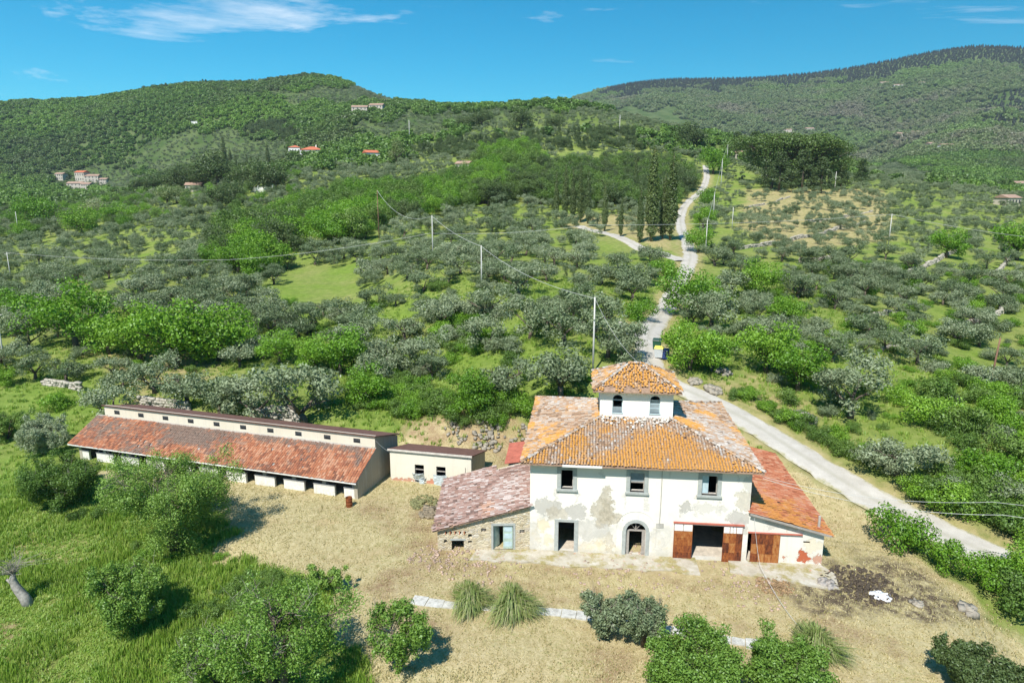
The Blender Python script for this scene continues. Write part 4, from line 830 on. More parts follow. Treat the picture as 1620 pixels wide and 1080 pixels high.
    for v in range(4):   # leafy shrub down to the ground
        r = np.random.default_rng(500 + v); bl = [(r.normal(0, .6), r.normal(0, .6), r.uniform(.35, 1.75), r.uniform(.5, .85), r.uniform(.45, .75)) for _ in range(13)]
        q, _t = branchy(r, 0, .5, .7, 5, .06)
        for m_, kd in (('bright', 'shrub'), ('mid', 'thicket_shrub'), ('olive', 'grey_shrub')): proto(kd, q, bl, 3400, .16, m_, h=2.3, shell=.45)
    for v in range(4):   # far wood: one simple crown
        r = np.random.default_rng(600 + v); bl = [(0, 0, 2.6, 2.3, 2.2)] + [(r.normal(0, 1.3), r.normal(0, 1.3), r.uniform(1.5, 4.3), r.uniform(1.1, 1.7), r.uniform(1, 1.5)) for _ in range(7)]
        for m_, kd in (('hillwood', 'hill_tree'), ('mtwood', 'mountain_tree')): proto(kd, None, bl, 420, 1.15, m_, h=5.6, shell=.7, asp=.8)
        bl = [(0, 0, 1 + k * .9, 1.7 - k * .25, 1.0) for k in range(6)]; proto('mountain_pine', None, bl, 340, 1.05, 'mtpine', h=6, shell=.7, asp=.8)
make_protos()
def tree_at(kind, p, h, label, group=None, cat='tree', wsc=1.0, v=None, rz=None, name=None):
    pr = PROTO[kind][(v if v is not None else random.randrange(99)) % len(PROTO[kind])]
    o = thing(name or (kind + '_tree' if cat == 'tree' else kind), label, cat, p, random.uniform(0, 6.28) if rz is None else rz, group)
    s = h / pr['h']; o.scale = (s * wsc, s * wsc, s)
    if pr['trunk']: obj('trunk' if cat == 'tree' else 'stems', pr['trunk'], o)
    obj('crown' if cat == 'tree' else 'foliage', pr['crown'], o); return o
USED = []   # (x, y, radius) taken by hand-placed trees
def tree(kind, px, py, hpx, label, group=None, cat='tree', wsc=1.0, zmin=32, name=None, dz=0):
    p = at(px, py, zmin); h = hpx * depth(p) / FPX * 1.03; p.z -= .1 + dz
    USED.append((p.x, p.y, h * .45)); return tree_at(kind, p, h, label, group, cat, wsc, name=name)

# ------------------------------------------------------------------ masses by instancing (stuff only)
def stuff(name, kinds, P, S, label, cat, meshes=None):
    P = np.asarray(P, np.float32); n = len(P)
    src = bpy.data.collections.new(name + '_source')
    ms = meshes or [m for k in kinds for m in PROTO[k]]
    for m in ms:
        if isinstance(m, dict):
            o = bpy.data.objects.new('source', m['crown'])
        else: o = bpy.data.objects.new('source', m)
        src.objects.link(o)
    me = bpy.data.meshes.new(name); me.vertices.add(n); me.vertices.foreach_set('co', P.ravel())
    a = me.attributes.new('scl', 'FLOAT_VECTOR', 'POINT'); S = np.asarray(S, np.float32); S = np.c_[S, S, S] if S.ndim == 1 else S; a.data.foreach_set('vector', S.astype(np.float32).ravel())
    a = me.attributes.new('rot', 'FLOAT_VECTOR', 'POINT'); a.data.foreach_set('vector', np.c_[rng.normal(0, .05, n), rng.normal(0, .05, n), rng.uniform(0, 6.28, n)].astype(np.float32).ravel())
    a = me.attributes.new('pick', 'INT', 'POINT'); a.data.foreach_set('value', rng.integers(0, len(ms), n).astype(np.int32))
    o = obj(name, me, label=label, cat=cat, kind='stuff')
    ng = bpy.data.node_groups.new(name, 'GeometryNodeTree'); ng.interface.new_socket('Geometry', in_out='INPUT', socket_type='NodeSocketGeometry'); ng.interface.new_socket('Geometry', in_out='OUTPUT', socket_type='NodeSocketGeometry')
    N, Lk = ng.nodes, ng.links; gi = N.new('NodeGroupInput'); go = N.new('NodeGroupOutput'); ip = N.new('GeometryNodeInstanceOnPoints'); ci = N.new('GeometryNodeCollectionInfo')
    ci.inputs['Collection'].default_value = src; ci.inputs['Separate Children'].default_value = True; ci.inputs['Reset Children'].default_value = True
    def na_(nm, ty):
        q = N.new('GeometryNodeInputNamedAttribute'); q.data_type = ty; q.inputs[0].default_value = nm; return [s for s in q.outputs if s.enabled and s.name == 'Attribute'][0]
    e2 = N.new('FunctionNodeEulerToRotation'); Lk.new(na_('rot', 'FLOAT_VECTOR'), e2.inputs[0])
    Lk.new(gi.outputs[0], ip.inputs['Points']); Lk.new(ci.outputs[0], ip.inputs['Instance']); ip.inputs['Pick Instance'].default_value = True
    Lk.new(na_('pick', 'INT'), ip.inputs['Instance Index']); Lk.new(e2.outputs[0], ip.inputs['Rotation']); Lk.new(na_('scl', 'FLOAT_VECTOR'), ip.inputs['Scale']); Lk.new(ip.outputs[0], go.inputs[0])
    m = o.modifiers.new('scatter', 'NODES'); m.node_group = ng
    return o
def inpoly(px, py, poly): return sdist(np.asarray(px, float), np.asarray(py, float), poly) < 0
# horizon table to leave out what a nearer rise hides
HA_ = np.linspace(-R(50), R(50), 301); HRr = np.geomspace(34, 4200, 320)
_hz = terr0((HRr[:, None] * np.sin(HA_)[None]).ravel(), (HRr[:, None] * np.cos(HA_)[None]).ravel()).reshape(320, 301)
HEL = np.maximum.accumulate((_hz - CAMH) / HRr[:, None], 0)
def visible(x, y, z, h):
    r = np.hypot(x, y); a = np.arctan2(x, y); ai = np.clip(np.round((a + R(50)) / R(100) * 300), 0, 300).astype(int); ri = np.clip(np.searchsorted(HRr, r) - 2, 0, 319)
    return (z + h - CAMH) / r > HEL[ri, ai] - .0015
def jgrid(x0, x1, y0, y1, s, j=.42):
    X, Y = np.meshgrid(np.arange(x0, x1, s), np.arange(y0, y1, s)); return (X + rng.uniform(-j, j, X.shape) * s).ravel(), (Y + rng.uniform(-j, j, X.shape) * s).ravel()
# ------------------------------------------------------------------ foreground trees
def almond(px, py, hpx, wpx, label, seed, bare=.25, dens=1.0, mat='almond', stems=3, name='fruit_tree', cat='tree', lean=(0, 0), skirt=2):
    """open-grown tree: several leaning stems, branches that show, leaf clumps at the twigs and some bare grey twigs"""
    p = at(px, py); zc = depth(p); h = hpx * zc / FPX; rad = wpx * zc / FPX / 2; r = np.random.default_rng(seed)
    o = thing(name, label, cat, p - Vector((0, 0, .1))); USED.append((p.x, p.y, rad))
    q = MB(); tw_ = MB(); tips = []
    for k in range(stems):
        a = 2 * math.pi * (k + r.uniform(-.3, .3)) / stems; s = rad * r.uniform(.25, .5); r0 = h * .022 * r.uniform(.8, 1.2)
        e = Vector((math.cos(a) * s + lean[0] * h, math.sin(a) * s + lean[1] * h, h * r.uniform(.45, .62))); m = e * .5 + Vector((r.normal(0, .06) * h, r.normal(0, .06) * h, 0))
        q.tube([(m.x * .1, m.y * .1, -.2), m, e], [r0 * 1.3, r0, r0 * .6], 7)
        for j in range(5):
            b0 = m.lerp(e, r.uniform(.15, 1)); a2 = a + r.normal(0, 1.0); L = rad * r.uniform(.45, .85)
            e2 = b0 + Vector((math.cos(a2) * L, math.sin(a2) * L, L * r.uniform(-.1, .75))); e2.z = min(max(e2.z, h * .1), h * .97)
            m2 = b0.lerp(e2, .5) + Vector((r.normal(0, .05) * h, r.normal(0, .05) * h, .05 * h)); q.tube([b0, m2, e2], [r0 * .45, r0 * .3, r0 * .1], 5)
            for i in range(5):
                b1 = m2.lerp(e2, r.uniform(-.3, 1)); a3 = a2 + r.normal(0, 1.1); L3 = rad * r.uniform(.2, .45); e3 = b1 + Vector((math.cos(a3) * L3, math.sin(a3) * L3, L3 * r.uniform(-.3, .9)))
                if r.random() < bare:
                    for _ in range(5): e4 = b1.lerp(e3, r.uniform(.3, 1)); tw_.tube([e4, e4 + Vector((r.normal(0, .3), r.normal(0, .3), r.normal(.15, .3))) * L3 * 1.3], [.014, .006], 3, False)
                    tw_.tube([b1, e3], [.02, .008], 3, False)
                else: q.tube([b1, e3], [r0 * .16, r0 * .06], 4); tips.append(e3)
            if r.random() > bare * .6: tips.append(e2)
    bl = [(t_.x, t_.y, t_.z, rad * r.uniform(.16, .29), rad * r.uniform(.14, .25)) for t_ in tips]
    for k in range(skirt * stems):
        a = r.uniform(0, 6.28); d_ = rad * r.uniform(.35, .8); bl.append((math.cos(a) * d_, math.sin(a) * d_, h * r.uniform(.14, .62), rad * r.uniform(.2, .34), rad * r.uniform(.18, .3))); tips.append(None)
    ext = np.array([math.hypot(b_[0], b_[1]) + b_[3] * .8 for b_ in bl]); fx = rad / np.percentile(ext, 90); fz = h / max(b_[2] + b_[4] for b_ in bl)
    bl = [(b_[0] * fx, b_[1] * fx, b_[2] * fz, b_[3] * fx * .95, b_[4] * fz) for b_ in bl]
    for m_ in (q, tw_): m_.v = [(v_[0] * fx, v_[1] * fx, v_[2] * (fz if v_[2] > 0 else 1)) for v_ in m_.v]
    V, F, T = leaves(r, bl, int(dens * len(tips) * 105), .15, shell=.15, asp=.55)
    q.build('trunk', M['bark'], o, True); obj('crown', crown_mesh('crown', V, F, T, M[mat]), o)
    if tw_.v: tw_.build('bare_twigs', M['twig'], o)
    return o
almond(275, 872, 186, 195, 'big half-bare tree with grey twigs in front of the long stable', 1, .34, 2.9, stems=7, skirt=4)
almond(102, 800, 94, 112, 'dark rounded tree left of the big half-bare tree by the stable', 2, .15, 2.4, 'mid', 6, skirt=4)
almond(212, 996, 118, 125, 'bushy green tree alone in the tall grass, lower left', 3, .12, 1.9, stems=6, skirt=3)
almond(448, 1100, 215, 225, 'large spreading tree at the bottom edge casting shade on dry yard', 4, .25, 1.5, stems=6)
almond(345, 1078, 90, 130, 'low scrubby tree beside the large spreading one at bottom edge', 14, .5, 1.0, stems=5)
almond(628, 1062, 115, 105, 'small green tree standing alone on the dry yard, shadow beside it', 5, .05, 1.3, stems=3, skirt=1)
almond(512, 937, 50, 62, 'small leaning tree with a bare grey limb at the yard edge', 6, .3, 1.1, stems=2, lean=(.25, .1), skirt=1)
almond(958, 1008, 82, 75, 'left one of two grey-green bushes growing through the stone kerb', 7, .3, .95, 'olive', 6, 'bush', 'bush')
almond(1018, 1022, 92, 85, 'right one of two grey-green bushes on the kerb, with bare stems', 8, .4, .85, 'olive', 6, 'bush', 'bush')
almond(1098, 1100, 118, 150, 'bright green bushy tree at the bottom edge below the kerb', 9, .02, 1.8, 'almond', 6)
almond(1245, 1105, 100, 145, 'wide green bushy tree at the bottom edge under the spiky tussock', 10, .04, 1.7, 'almond', 6)
almond(1548, 1100, 82, 120, 'dark dense bush in the bottom right corner of dry yard', 11, .0, 2.6, 'dark', 6, 'bush', 'bush')
almond(68, 716, 62, 80, 'dark grey-green bush on the meadow left of the stable', 12, .05, 1.8, 'olive', 5, 'bush', 'bush')
almond(8, 695, 48, 70, 'green bush at the left edge beyond the meadow', 13, .05, 1.8, 'mid', 5, 'bush', 'bush')
def shrub(kind, px, py, hpx, label, wsc=1.0, name='shrub', group=None): return tree(kind, px, py, hpx, label, group, 'shrub', wsc, name=name)
shrub('shrub', 1435, 872, 72, 'round bright green shrub at the bend of the pale road', .85)
shrub('shrub', 1497, 905, 54, 'second bright shrub down the road edge from the round one', .85)
shrub('shrub', 1560, 925, 56, 'third bright shrub along the lower road edge', .95)
shrub('thicket_shrub', 1618, 968, 70, 'dark shrub at the right edge beside the lower road', .9)
for i_, (a_, b_, c_) in enumerate([(1592, 950, 58), (1606, 925, 60)]): shrub('shrub' if i_ % 2 else 'thicket_shrub', a_, b_, c_, 'leafy shrub hiding the lower road, ' + ['near the right edge, front', 'near the right edge, back'][i_], 1.0)
shrub('shrub', 95, 645, 26, 'low shrub on the green meadow left of stable', 1.5)
def tussock(px, py, hpx, wpx, label, seed, n=900):
    p = at(px, py); zc = depth(p); h = hpx * zc / FPX; rad = wpx * zc / FPX / 2; r = np.random.default_rng(seed); V = []; T = []
    a = r.uniform(0, 6.28, n); out = rad * r.random(n) ** .6; hh = h * r.uniform(.35, 1.12, n) * (1 - .5 * (out / rad) ** 2); out = out * (1 + .3 * np.sin(a * 3 + seed) + r.normal(0, .15, n)); w_ = .02
    for k in range(n):
        dv = np.array([math.cos(a[k]), math.sin(a[k]), 0]); sv = np.array([-dv[1], dv[0], 0]) * w_; b = dv * out[k] * .18
        pts = [b, b + dv * out[k] * .4 + [0, 0, hh[k] * .78], b + dv * out[k] * .82 + [0, 0, hh[k] * .86], b + dv * out[k] * 1.08 + [0, 0, hh[k] * r.uniform(.05, .7)]]
        for q, f in zip(pts, (1, 1, .7, .1)): V += [q - sv * f, q + sv * f]
    F = np.array([(8*k+2*i, 8*k+2*i+1, 8*k+2*i+3, 8*k+2*i+2) for k in range(n) for i in range(3)]); T = np.repeat(np.clip(r.normal(.5, .3, n), 0, 1), 3)
    o = thing('grass_tussock', label, 'grass tussock', p - Vector((0, 0, .05))); obj('blades', mesh_np('blades', np.array(V), F, M['reed'], attrs=[('tint', 'FACE', T)]), o)
    MB().tube([(0, 0, -.1), (0, 0, .12), (0, 0, .2)], [rad * .3, rad * .26, rad * .1], 9).build('root_crown', M['wood'], o); USED.append((p.x, p.y, rad))
tussock(745, 962, 52, 62, 'left tall grass tussock by the stone kerb below the farmhouse', 1, 1400)
tussock(812, 972, 58, 72, 'right tall grass tussock by the stone kerb below the farmhouse', 2, 1600)
tussock(1288, 1036, 58, 80, 'green spiky tussock at the right end of the stone kerb', 3, 1500)
# dead leaning trunk at the left edge
p = at(46, 955); o = thing('dead_tree', 'dead leaning grey trunk with thin bare twigs at the left edge', 'dead tree', p)
q = MB().tube([(.0, 0, -.2), (-.35, .1, .5), (-.95, .2, 1.35), (-1.1, .25, 1.9), (-.95, .25, 2.4)], [.42, .36, .3, .24, .1], 9); q.tube([(-1.0, .2, 1.5), (-1.5, .2, 1.9)], [.22, .08], 6).tube([(-.3, .1, .5), (-.75, 0, .75)], [.2, .08], 6); q.build('trunk', M['greybark'], o, True)
q = MB(); r = np.random.default_rng(9)
for k in range(60): q.tube([(-1.0, .25, 2.2), (-1.0 + r.normal(0, .45), .25 + r.normal(0, .4), 2.5 + r.random() * .7), (-1.0 + r.normal(0, 1.1), .25 + r.normal(0, .8), 2.6 + r.random() * 1.5)], [.03, .015, .005], 3, False)
q.build('bare_twigs', M['twig'], o)

# ------------------------------------------------------------------ named trees of the middle ground
L = 'bright leafy tree '
for px, py, hp, lb in [(120,548,112,'tallest at left, below the far wire'),(222,572,100,'in the thicket behind the stable, left one'),(280,582,118,'in the thicket behind the stable, tall middle one'),(345,572,104,'in the thicket behind the stable, right one'),(172,560,70,'squeezed between two taller ones behind the stable'),
      (440,575,62,'standing apart above the stable roof end'),(540,592,84,'in the middle clearing above the small shed'),(500,585,60,'smaller, left of the clearing above the shed'),(585,640,70,'at the bramble bank above the small shed'),(378,432,64,'alone among olives under the long wire'),(752,648,76,'round, right end of the bramble bank'),(15,520,70,'at the left edge among grey olives'),(10,610,38,'small, at the left edge by the pole')]:
    tree('leafy', px, py, hp, L + lb, 'leafy trees behind the stable', wsc=1.15)
for px, py, hp, lb in [(1092,585,86,'right of the bins on the road'),(1125,588,70,'smaller, behind the one beside the bins'),(1090,500,84,'at the narrow bend of the road'),(1205,466,62,'inside the olive grove right of the road bend'),(1212,590,92,'on the bank above the rubble heaps, left'),(1262,618,86,'on the bank above the rubble heaps, right'),(1238,520,60,'uphill of the pair above the rubble heaps'),
      (1497,408,52,'alone on a terrace wall at right'),(1608,412,70,'at the right edge by the terrace wall'),(1105,398,44,'on the road verge by the lowest roadside pole'),(1112,362,38,'on the road verge, middle of three'),(1120,330,36,'on the road verge, upper of three'),(1128,275,44,'at the top of the road'),(1012,506,34,'low, left of the road junction'),(1050,440,30,'low, by the lane mouth')]:
    tree('leafy' if hp > 35 else 'shrub', px, py, hp, L + lb, 'leafy trees along the road', wsc=1.15)
for px, py, hp, lb in [(735,207,26,'left of four on the skyline knoll'),(763,202,32,'second of four on the skyline knoll'),(824,207,40,'largest of four on the skyline knoll'),(878,206,27,'right of four on the skyline knoll')]:
    tree('evergreen', px, py, hp, 'dark round tree, ' + lb, 'dark trees on the knoll', wsc=1.2, zmin=300)
for i, (px, py, hp) in enumerate([(1030,382,152),(1012,384,92),(1060,380,142),(1048,378,104),(956,366,76),(982,374,62),(930,354,86),(918,352,90),(906,350,84),(894,348,90),(880,344,72),(1005,300,50)]):
    nm = ['tallest cypress beside the lane, in front of dark wood', 'slim cypress just left of the tallest one by the lane', 'tall cypress nearest the road', 'cypress pressed against the one nearest the road', 'cypress standing alone left of the lane bend', 'short cypress between the lone one and the tallest', 'rightmost in the left row of lane cypresses', 'second from right in the left row of lane cypresses', 'middle cypress of the left row by the lane', 'second from left in the left row of lane cypresses', 'leftmost of the lane cypresses', 'cypress tip rising out of the dark wood'][i]
    tree('cypress', px, py, hp, nm, 'cypresses by the lane', wsc=.85 if hp > 100 else .75, zmin=120)
for i, (px, py, hp) in enumerate([(357,270,55),(366,272,40),(425,268,42),(391,268,26),(398,268,24),(410,268,22),(492,232,26),(374,274,32)]):
    nm = ['tall slim cypress on the villa hill, left', 'cypress right behind the tall slim one on the villa hill', 'broad cypress above the white garden wall', 'left one of three tiny cypresses on the villa hill', 'middle one of three tiny cypresses on the villa hill', 'right one of three tiny cypresses on the villa hill', 'single cypress above the red villa roof', 'short cypress at the foot of the tall slim one'][i]
    tree('cypress', px, py, hp, nm, 'cypresses on the villa hill', wsc=1.0, zmin=150)
for i, (px, py, hp) in enumerate([(1210,292,76),(1248,296,80),(1282,298,78),(1312,296,68)]):
    tree('umbrella_pine', px, py, hp, ['leftmost', 'second from left', 'second from right', 'rightmost'][i] + ' umbrella pine of the dark clump near the hill road', 'umbrella pines', wsc=1.35, zmin=150)
for i, (px, py, hp) in enumerate([(1232,302,60),(1268,305,66),(1298,306,56),(1330,300,40),(1362,292,40),(1192,262,52),(1165,250,40),(1095,238,48),(1220,298,48)]):
    tree('conifer' if i < 7 else 'evergreen', px, py, hp, ['dark conifer under the left umbrella pine', 'biggest dark conifer below the pine clump', 'dark conifer at the right foot of the pine clump', 'low conifer right of the pine clump', 'outlying conifer on the ridge right of the pine clump', 'bluish conifer beside the tiled hill house', 'conifer behind the tiled hill house', 'dark broad tree at the crest above the road', 'dark broad tree left under the pine clump'][i], 'dark trees of the pine clump', wsc=1.2, zmin=150)
for i, (px, py, hp) in enumerate([(345,298,62),(320,300,48),(300,300,44),(395,300,48),(420,302,52),(438,302,46),(275,305,40),(250,308,38),(230,312,34),(370,322,40),(350,330,40)]):
    tree('evergreen', px, py, hp, 'dark evergreen tree, number %s from left along the villa hill' % ['eight', 'seven', 'four', 'ten', 'eleven', 'twelve', 'three', 'two', 'one', 'nine', 'eight, lower row,'][i] if False else ['big dark evergreen left of the tall slim cypress', 'dark evergreen touching the big one on villa hill', 'dark evergreen behind the ruined garden building', 'dark tree left of the pair above the white garden wall', 'dark tree at the middle above the white garden wall', 'dark tree at the right above the white garden wall', 'dark tree in the row left of the villa hill, right one', 'dark tree in the row left of the villa hill, middle one', 'dark tree in the row left of the villa hill, outer one', 'dark tree below the garden wall, right', 'dark tree below the garden wall, left'][i], 'dark evergreens on the villa hill', wsc=1.2, zmin=150)
for i, (px, py, hp) in enumerate([(150,345,34),(265,325,34),(280,322,30),(105,362,20)]): tree('blossoming', px, py, hp, ['white blossoming tree left of the hamlet slope', 'left one of two blossoming trees below villa hill', 'right one of two blossoming trees below villa hill', 'small white-blossoming tree at far left'][i], 'blossoming trees', wsc=1.2, zmin=150)
tree('pale_poplar', 628, 262, 46, 'pale yellow-green poplar right of the red villa roofs', cat='tree', wsc=1.2, zmin=200, name='poplar_tree'); 
for i, (px, py, hp) in enumerate([(60,360,56),(130,372,50),(180,352,36),(205,350,30),(40,380,34)]): tree('leafy', px, py, hp, ['big leafy tree at the left below the hamlet', 'leafy tree right of the big one below the hamlet', 'leafy tree between the blossoming trees', 'small leafy tree beside the blossoming pair', 'leafy tree at far left above the olives'][i], 'leafy trees below the hamlet', wsc=1.2, zmin=150)

# keep the villa, the houses and the slope in front of them free of scattered trees
for a_, b_ in [(495, 256), (470, 250), (588, 259), (735, 268), (308, 302), (1178, 252), (415, 304)]:
    p = at(a_, b_, 150)
    for k_ in (0, 11): dd = Vector((p.x, p.y)).normalized() * k_; USED.append((p.x - dd.x, p.y - dd.y, 8))
# ------------------------------------------------------------------ woods, groves and thickets by area
BAND = [(335,420),(350,360),(440,340),(500,318),(540,292),(640,300),(720,275),(770,232),(850,228),(862,258),(800,300),(720,330),(650,345),(560,375),(470,395),(400,440),(360,440)]
WOOD = [(700,318),(790,300),(860,258),(1000,250),(1072,255),(1105,285),(1085,315),(1050,326),(870,318),(760,322)]
HEDGE = [(640,232),(700,222),(850,212),(1005,205),(1012,235),(850,238),(660,252)]
CLEAR = [[(425,430),(520,428),(645,470),(645,505),(560,505),(435,482)], [(780,505),(880,515),(868,600),(790,570)], [(640,545),(720,560),(720,620),(620,600)], [(180,360),(240,355),(250,395),(180,395)], [(330,395),(400,395),(400,425),(330,425)],
         [(1135,470),(1178,470),(1160,600),(1110,600)], [(1075,585),(1265,585),(1345,720),(1180,650)], [(895,345),(1060,350),(1075,440),(1010,428),(900,388)], [(1180,300),(1260,300),(1240,340),(1170,345)], [(850,238),(1000,232),(1090,262),(1000,262),(870,256)]]
nolist = lambda x, y, f=1.0: np.all([np.hypot(x - a, y - b) > r_ * f + .8 for a, b, r_ in USED], axis=0)
def rdist(x, y): return np.minimum(np.minimum(pdist(x, y, road_pl), pdist(x, y, lane_pl)), pdist(x, y, apron_pl))
X, Y = jgrid(-360, 420, 70, 520, 5.9); Z = terr0(X, Y); px, py, zc = proj(X, Y, Z)
frame = (px > -90) & (px < 1710) & (py < 1100) & (zc > 70)
k = frame & (sdist(X, Y, YARD) > 4) & (rdist(X, Y) > 4.0); X, Y, Z, px, py, zc = [q[k] for q in (X, Y, Z, px, py, zc)]
k = nolist(X, Y, .95); X, Y, Z, px, py, zc = [q[k] for q in (X, Y, Z, px, py, zc)]
band = inpoly(px, py - 10, BAND) & (zc > 140); wood = inpoly(px, py - 8, WOOD) & (zc > 180); hedge = inpoly(px, py - 4, HEDGE) & (zc > 300)
clear = np.any([inpoly(px, py, c_) for c_ in CLEAR], axis=0)
thin = (px > 1100) & (zc > 150); u = rng.random(len(X))
far_ok = zc < 470
bank = (zc < 88) & (px > 520)
olive = ~band & ~wood & ~hedge & far_ok & ~bank & ~(clear & (u < .72)) & (u > np.where(thin, .44, .28)) & (zc > 84) & ~((px < 480) & (py > 560) & (zc < 90))
leftwood = (px < 480) & (zc > 300) & (u < .5)
vis = visible(X, Y, Z, 4.5)
olive &= vis & ~leftwood
xs, ys, zs_, zcs, pxs, pys = X[olive], Y[olive], Z[olive], zc[olive], px[olive], py[olive]
hh = rng.uniform(2.7, 5.9, len(xs)) * np.where(pxs > 1100, .82, 1.0)
# near olives placed by eye behind the stable and house
for px_, py_, hp, lb in [(245,622,58,'first'),(298,640,66,'second'),(350,655,70,'third'),(402,668,84,'fourth'),(482,672,100,'fifth, largest'),(178,668,66,'at the stable left end'),(105,604,46,'beyond the meadow'),(55,600,48,'beyond the meadow near the edge'),(668,590,60,'round, alone above the bramble bank'),(615,582,62,'left of the round one above the bramble bank'),(800,622,66,'left of the tall wire pole'),(888,628,92,'beside the foot of the tall wire pole'),(960,565,70,'right of the tall wire pole'),(985,580,60,'at the road junction'),(838,535,60,'in the bright grass clearing'),(700,520,60,'above the bright clearing'),(1128,520,70,'big, right of the road bend'),(1155,470,50,'behind the big one by the road bend'),(1345,660,92,'large, over the right roadside hedge'),(1418,752,80,'lower, beside the pale road')]:
    tree('olive', px_, py_, hp, 'olive tree ' + lb + (' in the row behind the stable' if lb.split(',')[0] in ('first', 'second', 'third', 'fourth', 'fifth') else ''), 'olive trees near the buildings', wsc=1.15)
k = nolist(xs, ys, .8); xs, ys, zs_, zcs, pxs, pys, hh = [q[k] for q in (xs, ys, zs_, zcs, pxs, pys, hh)]
shown = hh / zcs * ((pxs > -20) & (pxs < 1640) & (pys < 1080)); order = np.argsort(-shown); ind = order[:280]
def olive_label(px_, py_):
    if px_ > 1100:
        return 'grey-green olive tree on the terraces right of the road, ' + ('near the right edge' if px_ > 1400 else 'close to the road') + (', lower slope' if py_ > 470 else ', upper slope')
    return 'grey-green olive tree in the grove left of the road, ' + ('beside the wire poles' if px_ > 640 else ('under the long wire' if px_ > 330 else 'at the left side')) + (', lower rows' if py_ > 480 else ', upper rows')
ORD = ['first', 'second', 'third', 'fourth', 'fifth', 'sixth', 'seventh', 'eighth', 'ninth', 'tenth', 'eleventh', 'twelfth', 'thirteenth', 'fourteenth', 'fifteenth', 'sixteenth', 'seventeenth', 'eighteenth', 'nineteenth', 'twentieth']
def ranked(ids, pxa, zca, per=12):
    ids = sorted(ids, key=lambda i: zca[i]); out = {}
    for rw in range(0, len(ids), per):
        for c_, i in enumerate(sorted(ids[rw:rw + per], key=lambda i: pxa[i])): out[i] = (ORD[c_], ORD[rw // per])
    return out
for side in (0, 1):
    ids = [i for i in ind if (pxs[i] > 1060) == bool(side)]; rk = ranked(ids, pxs, zcs, 12)
    for i in ids:
        tree_at('olive', (xs[i], ys[i], zs_[i] - .1), hh[i], 'grey-green olive tree, %s from left in the %s nearest row %s of the road' % (*rk[i], ('left', 'right')[side]), 'olive grove %s of the road' % ('left', 'right')[side], wsc=random.uniform(1.05, 1.35))
rest = order[280:]
stuff('olive_grove', ['olive'], np.c_[xs, ys, zs_ - .1][rest], hh[rest] / 4.3, 'grey-green olive grove covering the farther slopes', 'olive grove')
def some(mask, frac=1.0): return mask & vis & (rng.random(len(X)) < frac)
bm = some(band, .68); o_ = np.argsort(zc[bm])
bx, by, bz, bzc, bpx = X[bm][o_], Y[bm][o_], Z[bm][o_], zc[bm][o_], px[bm][o_]
rk = ranked(range(min(70, len(bx))), bpx, bzc, 10)
for i in range(min(70, len(bx))):
    tree_at(random.choice(['leafy', 'leafy', 'green', 'leafy', 'green', 'evergreen']), (bx[i], by[i], bz[i] - .1), random.uniform(6.5, 12), 'bright leafy tree, %s from left in %s nearest row below the villa' % rk[i], 'leafy wood below the villa', wsc=random.uniform(1.0, 1.3))
if len(bx) > 70: stuff('leafy_wood', ['leafy', 'green'], np.c_[bx, by, bz][70:], rng.uniform(.85, 1.5, len(bx) - 70), 'bright leafy wood climbing behind the nearer trees', 'wood')
wm = some(wood, .8); wx, wy, wz = X[wm], Y[wm], Z[wm]; o_ = np.argsort(zc[wm])
rk = ranked(list(o_[:60]), px[wm], zc[wm], 10)
for n_, i in enumerate(o_[:60]): tree_at(('evergreen', 'green', 'green', 'umbrella_pine')[n_ % 4], (wx[i], wy[i], wz[i] - .1), random.uniform(7, 11), 'dark green tree, %s from left in the %s nearest row behind the cypresses' % rk[i], 'mixed wood behind the cypresses', wsc=1.1, name='wood_tree')
if len(o_) > 60: stuff('mixed_wood', ['evergreen', 'green'], np.c_[wx, wy, wz][o_[60:]], rng.uniform(.9, 1.35, len(o_) - 60), 'dark mixed wood left of the upper road', 'wood')
hm = some(hedge, 1.0); stuff('tree_belt', ['evergreen', 'conifer', 'olive'], np.c_[X, Y, Z][hm], rng.uniform(.7, 1.0, hm.sum()), 'dark blue-green belt of trees across the knoll', 'tree belt')
lm = some(leftwood & ~band, .8); stuff('hillfoot_wood', ['green', 'leafy', 'evergreen', 'olive'], np.c_[X, Y, Z][lm], rng.uniform(.5, 1.0, lm.sum()), 'mixed trees at the foot of the left hill', 'wood')
# thickets near the buildings: low shrubs massed on the banks
def thicket(name, pts, s, kinds, sc0, sc1, label, zmin=32, drop=.15):
    P = np.array([at(a, b, zmin) for a, b in pts]); x, y = jgrid(P[:, 0].min(), P[:, 0].max(), P[:, 1].min(), P[:, 1].max(), s); k = (sdist(x, y, P[:, :2]) < 0) & (rdist(x, y) > 3.2) & (rng.random(len(x)) > drop)
    x, y = x[k], y[k]; S = rng.uniform(sc0, sc1, len(x)); stuff(name, kinds, np.c_[x, y, terr0(x, y) - .15], np.c_[S * 1.15, S * 1.15, S], label, 'thicket')
thicket('bramble_bank', [(545,640),(570,590),(640,600),(700,640),(800,625),(840,645),(825,668),(720,672),(620,655)], 1.25, ['shrub', 'thicket_shrub'], .5, 1.05, 'bright green bramble bank behind the stable and shed')
thicket('roadside_hedge', [(1118,625),(1150,615),(1230,650),(1330,690),(1365,745),(1330,740),(1240,685),(1160,650)], 1.1, ['shrub', 'thicket_shrub'], .35, .8, 'leafy green hedge along the far side of the pale road')
thicket('hillside_thicket', [(1440,640),(1520,610),(1700,600),(1750,900),(1640,930),(1560,880),(1500,840),(1430,790),(1420,740),(1500,730)], 1.9, ['shrub', 'thicket_shrub', 'grey_shrub'], .4, 1.4, 'dense green thicket filling the slope right of the road', drop=.38)
